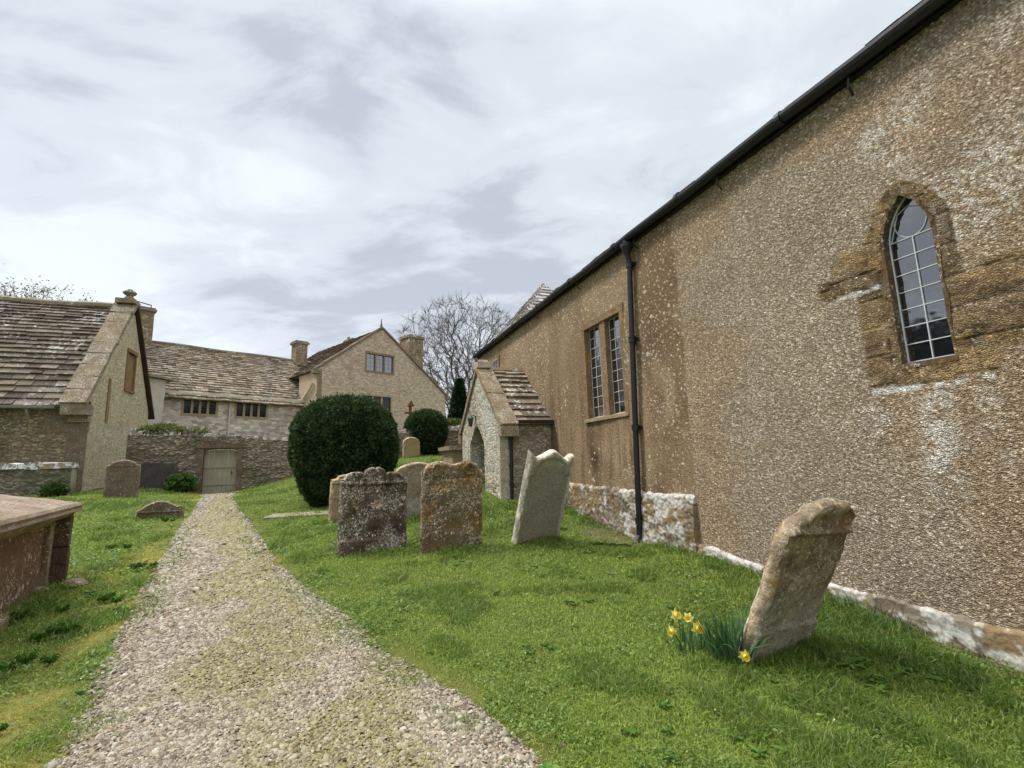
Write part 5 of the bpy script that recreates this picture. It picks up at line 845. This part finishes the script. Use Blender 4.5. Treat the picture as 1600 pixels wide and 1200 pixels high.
def leafy_bush(name, label, cat, x, y, zb, rx, ry, h, n, size, ca, cb, core=True, shape='round', rz=0, trunk=0.0, group=None):
    o = thing(name, label, cat, (x, y, zb), rz, group); u = rng.normal(0, 1, (n, 3)); u /= np.linalg.norm(u, axis=1)[:, None]; lump = .75 + .5 * fbm(u[:, 0] * 2 + 3, u[:, 1] * 2 + 3, u[:, 2] * 2 + 3, oct=4, seed=int(abs(x) * 10)); r = lump * (1 - .35 * rng.random(n) ** 2)
    if shape == 'cone': t = rng.random(n) ** .8; th = rng.random(n) * 6.283; q = (1 - t * .93) * (.75 + .5 * fbm(np.cos(th) * 2 + 4, np.sin(th) * 2 + 4, t * 7, oct=3, seed=4)) * (1 - .3 * rng.random(n)); P = np.stack([np.cos(th) * q * rx, np.sin(th) * q * ry, trunk + t * (h - trunk)], 1); Nn = np.stack([np.cos(th), np.sin(th), -.2 + 0 * t], 1)
    else: P = u * r[:, None] * np.array([rx, ry, (h - trunk) / 2]) + np.array([0, 0, trunk + (h - trunk) / 2]); Nn = u
    mb = MB(); sprigs(mb, P, Nn, size, ca, cb, .7, .4, (fbm(P[:, 0] * 2, P[:, 1] * 2, P[:, 2] * 2, oct=3, seed=8) - .35) * .9); mb.build("foliage", M_leafy, o)
    mb = MB(); mb.tube([(0, 0, -.2), (0, 0, max(trunk, .2)), (.02, 0, h * .6)], [max(.03, h * .025), max(.025, h * .022), .012], 7, (.12, .09, .065)); mb.build("stem", M_bark, o)
def build_plants():
    clipped_yew("large clipped domed yew, dark green, between the gravel path and the lichened headstones", -4.5, 12.9, 1.36, 2.82, 60000, .060, .52); clipped_yew("smaller clipped round yew up the bank in front of the house gable", -3.95, 21.9, .98, 2.1, 22000, .075, 1.80)
    bare_tree("beech_tree", "big bare many-branched tree with a wide domed crown rising behind the porch", -4.9, 48, 2.6, 7.4, 7.8, 8.4, 2800, .45, .0135, ((.085, .068, .052), (.15, .12, .09)), twn=7, twl=.8, twr=.011)
    bare_tree("budding_tree", "pale budding tree showing only its twiggy top above the barn roof", -33.4, 32, 1.6, 7.4, 6.4, 5.7, 1500, .3, .013, ((.20, .17, .12), (.28, .24, .17)), twn=6, twl=.6, twr=.012, buds=9000)
    leafy_bush("conifer", "dark green conifer standing between the bare tree and the porch", "tree", -3.05, 27.5, 2.3, 1.0, 1.0, 4.0, 9000, .17, (.010, .024, .010), (.035, .065, .025), shape='cone', trunk=.3)
    leafy_bush("garden_shrub", "low mid-green shrub behind the wall below the dark conifer", "shrub", -3.0, 24.6, 2.0, 1.1, .8, 1.7, 6000, .11, (.05, .085, .02), (.16, .22, .06))
    d = (WALL_B - WALL_A) / np.hypot(*(WALL_B - WALL_A)); p = lambda t, b: WALL_A + d * t + np.array([-d[1], d[0]]) * b
    a = p(.95, .25); leafy_bush("wall_plant", "yellow-green leafy plant sprouting on the wall top next to the barn", "plant", float(a[0]), float(a[1]), 2.86, .75, .30, .36, 1100, .10, (.11, .14, .035), (.42, .40, .15), rz=.43)
    a = p(2.05, .25); leafy_bush("wall_plant", "small sparse yellowish plant on the wall top just left of the gate", "plant", float(a[0]), float(a[1]), 2.86, .42, .22, .26, 350, .09, (.12, .15, .04), (.44, .42, .17), rz=.43)
    a = p(1.75, -.45); leafy_bush("fern", "bright green fern growing at the wall foot left of the gate", "fern", float(a[0]), float(a[1]), g1(*a) , .42, .35, .62, 1800, .11, (.045, .095, .02), (.17, .27, .06), rz=.43)
    for q, s, w, h, lab in ((12.75, 18.3, .3, .42, "dark weed tuft by the end of the low lichened wall"), (.42, 10.5, .32, .42, "leafy green weed in the corner between porch and church wall")):
        x, y = ch(s, q); leafy_bush("weed_tuft", lab, "weed", float(x), float(y), g1(x, y) - .03, w, w, h, 1100, .075, (.03, .065, .016), (.13, .20, .05))
    # twiggy climber on the barn front
    bx, by = ch(19.9, 12.8); o = thing("climbing_shrub", "bare twiggy climbing shrub trained against the barn wall at the left edge", "shrub", ch(19.86, 15.6).tolist() + [.9], CH_ROT); n = 190; P = np.stack([rng.uniform(-.16, -.02, n), rng.uniform(-1.0, 2.6, n), rng.uniform(.3, 2.9, n)], 1); P = P[P[:, 2] > .5 * np.abs(P[:, 1]) ]; PA, par, rad, child = grow_tree((-.08, .6, 0), P, .25, .06, .006, None); mb = tree_mesh(PA, par, rad, child, ((.12, .10, .07), (.2, .17, .11)), 4, .3, .005); mb.build("branches", M_bark, o); t = np.where(child == 0)[0]; k = rng.integers(0, len(t), 500); mb = MB(); sprigs(mb, PA[t[k]] + rng.normal(0, .1, (500, 3)), np.tile([0, 0, 1.], (500, 1)), .06, (.08, .10, .03), (.22, .24, .08), 1.5, .4); mb.build("leaves", M_leafy, o)
    # evergreens off to the left, mirrored in the church windows
    for x, y, h, w, lab in ((-25, 2.0, 9.5, 3.4, "tall dark evergreen beyond the tomb, nearest the lancet reflection"), (-27, 8.5, 8.0, 3.2, "middle dark evergreen beyond the left lawn"), (-25, -5.5, 11.0, 4.0, "dark evergreen behind the viewer's left shoulder")):
        leafy_bush("evergreen_tree", lab, "tree", x, y, g1(x, y), w, w, h, 9000, .42, (.012, .024, .010), (.045, .07, .025), trunk=1.0)
def build_daffodils():
    def leaves(label, x, y, n, hmin, hmax, spread):
        z = g1(x, y); mb = MB()
        for k in range(n):
            a = rng.random() * 6.283; r = rng.random() ** .6 * spread; bx, by = r * math.cos(a), r * math.sin(a); h = rng.uniform(hmin, hmax); lean = rng.gamma(2.2, .22) * h; a2 = a + rng.normal(0, .7); t = np.linspace(0, 1, 6); w = .0075 * np.array([.8, 1, 1, .9, .6, .05]); c = np.stack([bx + math.cos(a2) * lean * t ** 1.7, by + math.sin(a2) * lean * t ** 1.7, h * (t - .28 * (lean / h) * t ** 3)], 1); s = np.array([-math.sin(a2 + .6), math.cos(a2 + .6), 0]) * 1; V = np.stack([c - s * w[:, None], c + s * w[:, None]], 1); mb.add(V, gridf(6, 2), lerp(np.array([.035, .10, .035]), np.array([.10, .19, .075]), rng.random()))
        o = mb.build("daffodil_leaves", mat_leaf("daffodil_leaf", .25, .45, .4), None, True); o.location = (x, y, z); tag(o, label, "leaf clump")
    leaves("dense clump of upright dark green daffodil leaves at the foot of the leaning tan headstone", 1.62, 3.98, 130, .24, .42, .16); leaves("sparse low patch of daffodil leaves under the yellow flowers", 1.36, 4.18, 34, .12, .24, .16)
    M_y = mat_leaf("yellow_petal", .25, .5, .3)
    def daff(label, x, y, h, yaw, big=1.0, fade=0.0, tilt=.2):
        z = g1(x, y); o = thing("daffodil", label, "flower", (x, y, z), yaw, "daffodils beside the leaning headstone"); mb = MB(); mb.tube([(0, .0, 0), (0, .01, h * .6), (0, .0, h * .95), (0, -.02, h)], .004, 6, (.09, .19, .06)); mb.build("stem", M_leafy, o)
        R = .046 * big; c = np.array([0, -.03, h]); ax = np.array([0, -math.cos(tilt), math.sin(tilt)]); e1 = np.array([1., 0, 0]); e2 = np.cross(ax, e1); mb = MB()
        for k in range(6):
            an = k * math.pi / 3 + .2; d = math.cos(an) * e1 + math.sin(an) * e2; s = np.cross(ax, d); P = [c, c + d * R * .5 + s * R * .33 + ax * .004, c + d * R + ax * rng.uniform(-.01, .008), c + d * R * .5 - s * R * .33 + ax * .004]; mb.add(np.array(P), np.array([(0, 1, 2, 3)]), lerp(np.array([.90, .80, .14]), np.array([.90, .80, .36]), fade))
        mb.build("petals", M_y, o); mb = MB(); th = np.arange(10) * 2 * np.pi / 10; V = []
        for r, l in ((.35, 0), (.36, .5), (.42, .75), (.55, .85)): V.append(c + ax * l * R + (np.cos(th)[:, None] * e1 + np.sin(th)[:, None] * e2) * r * R)
        f = np.array([(i * 10 + j, i * 10 + (j + 1) % 10, (i + 1) * 10 + (j + 1) % 10, (i + 1) * 10 + j) for i in range(3) for j in range(10)]); mb.add(np.concatenate(V), f, lerp(np.array([.90, .68, .08]), np.array([.88, .70, .2]), fade)); mb.build("trumpet", M_y, o)
    daff("topmost yellow daffodil, at the left back of the flower patch", 1.29, 4.30, .235, .5, 1.15, .5); daff("daffodil at the right back of the patch, nearest the leaf clump", 1.42, 4.27, .225, -.5, 1.05, .4, .1); daff("leftmost daffodil, hanging lowest over the lawn", 1.26, 4.17, .16, -.9, 1.05, .3, -.3); daff("fullest yellow daffodil in the middle front of the patch", 1.42, 4.14, .19, .2, 1.3, .2, .1); daff("single bright yellow daffodil against the foot of the tan headstone", 1.60, 3.74, .15, .1, 1.0, 0., -.15)
def build_weeds():
    mb = MB()
    def rosette(x, y, n, L, col, wf=.26):
        z = g1(x, y)
        for k in range(n):
            a = k * 2.4 + rng.random() * .6; l = L * rng.uniform(.6, 1.15); el = rng.uniform(.25, .9) if wf > .1 else rng.uniform(.9, 2.6); t = np.linspace(0, 1, 6); w = l * wf * np.sin(np.pi * np.clip(t * .95 + .05, 0, 1)) ** .8; hh = l * (el * t - .75 * el * t ** 2.2); q_ = l if wf > .1 else l * .55; c = np.stack([x + math.cos(a) * q_ * t, y + math.sin(a) * q_ * t, z + .01 + hh * (1 if wf > .1 else .7)], 1); s = np.array([-math.sin(a), math.cos(a), 0]); V = np.stack([c - s * w[:, None] + [0, 0, .01], c, c + s * w[:, None] + [0, 0, .01]], 1); mb.add(V, gridf(6, 3), np.array(col) * rng.uniform(.75, 1.3))
    spots = [(2.6, 8.2, .2), (3.0, 6.6, .16), (2.75, 7.0, .14), (1.4, 8.3, .17), (1.7, 8.05, .15), (.9, 9.2, .17), (1.2, 7.6, .13), (2.55, 3.75, .13), (2.35, 3.55, .12), (2.75, 3.95, .14), (2.2, 3.85, .12), (2.9, 3.6, .11), (.2, 4.2, .08), (1.0, 3.4, .07), (-.3, 5.6, .08), (.7, 5.3, .09), (1.6, 5.0, .08), (2.0, 3.1, .09), (1.4, 2.9, .08), (.8, 3.0, .08), (-3.9, 4.2, .13), (-4.3, 4.7, .15), (-3.7, 3.5, .12), (-4.6, 5.6, .12), (-5.2, 7.0, .13), (-4.0, 3.9, .11), (-5.0, 5.2, .14), (-6.6, 8.2, .12), (-7.7, 10.9, .12), (-3.3, 3.2, .10)]
    for x, y, l in spots:
        for k in range(3): xx, yy = x + rng.normal(0, .09), y + rng.normal(0, .09); rosette(xx, yy, *((9, l * rng.uniform(.5, .85), (.085, .165, .022), .2) if x > -1 else (40, l * rng.uniform(.7, 1.1), (.08, .17, .022), .035)))
    for _ in range(70):
        r = 2.5 + 7 * rng.random(); a = rng.uniform(-.9, .9); x, y = r * math.sin(a), r * math.cos(a)
        if lawn_ok(np.array([x]), np.array([y]))[0]: rosette(x, y, 7, rng.uniform(.03, .065), (.12, .21, .035))
    o = mb.build("broadleaf_weeds", M_leafy, None, True); tag(o, "broad-leaved dock and plantain weeds scattered through the lawn", "weeds", kind='stuff')
# ---------------------------------------------------------------- build
build_ground()
build_church(); build_lantern(); build_barn(); build_low_wall(); build_house(); build_yard_wall()
build_stones(); build_tombs(); build_cross(); build_plants(); build_daffodils()
build_gravel(); build_litter(); build_weeds(); build_grass()
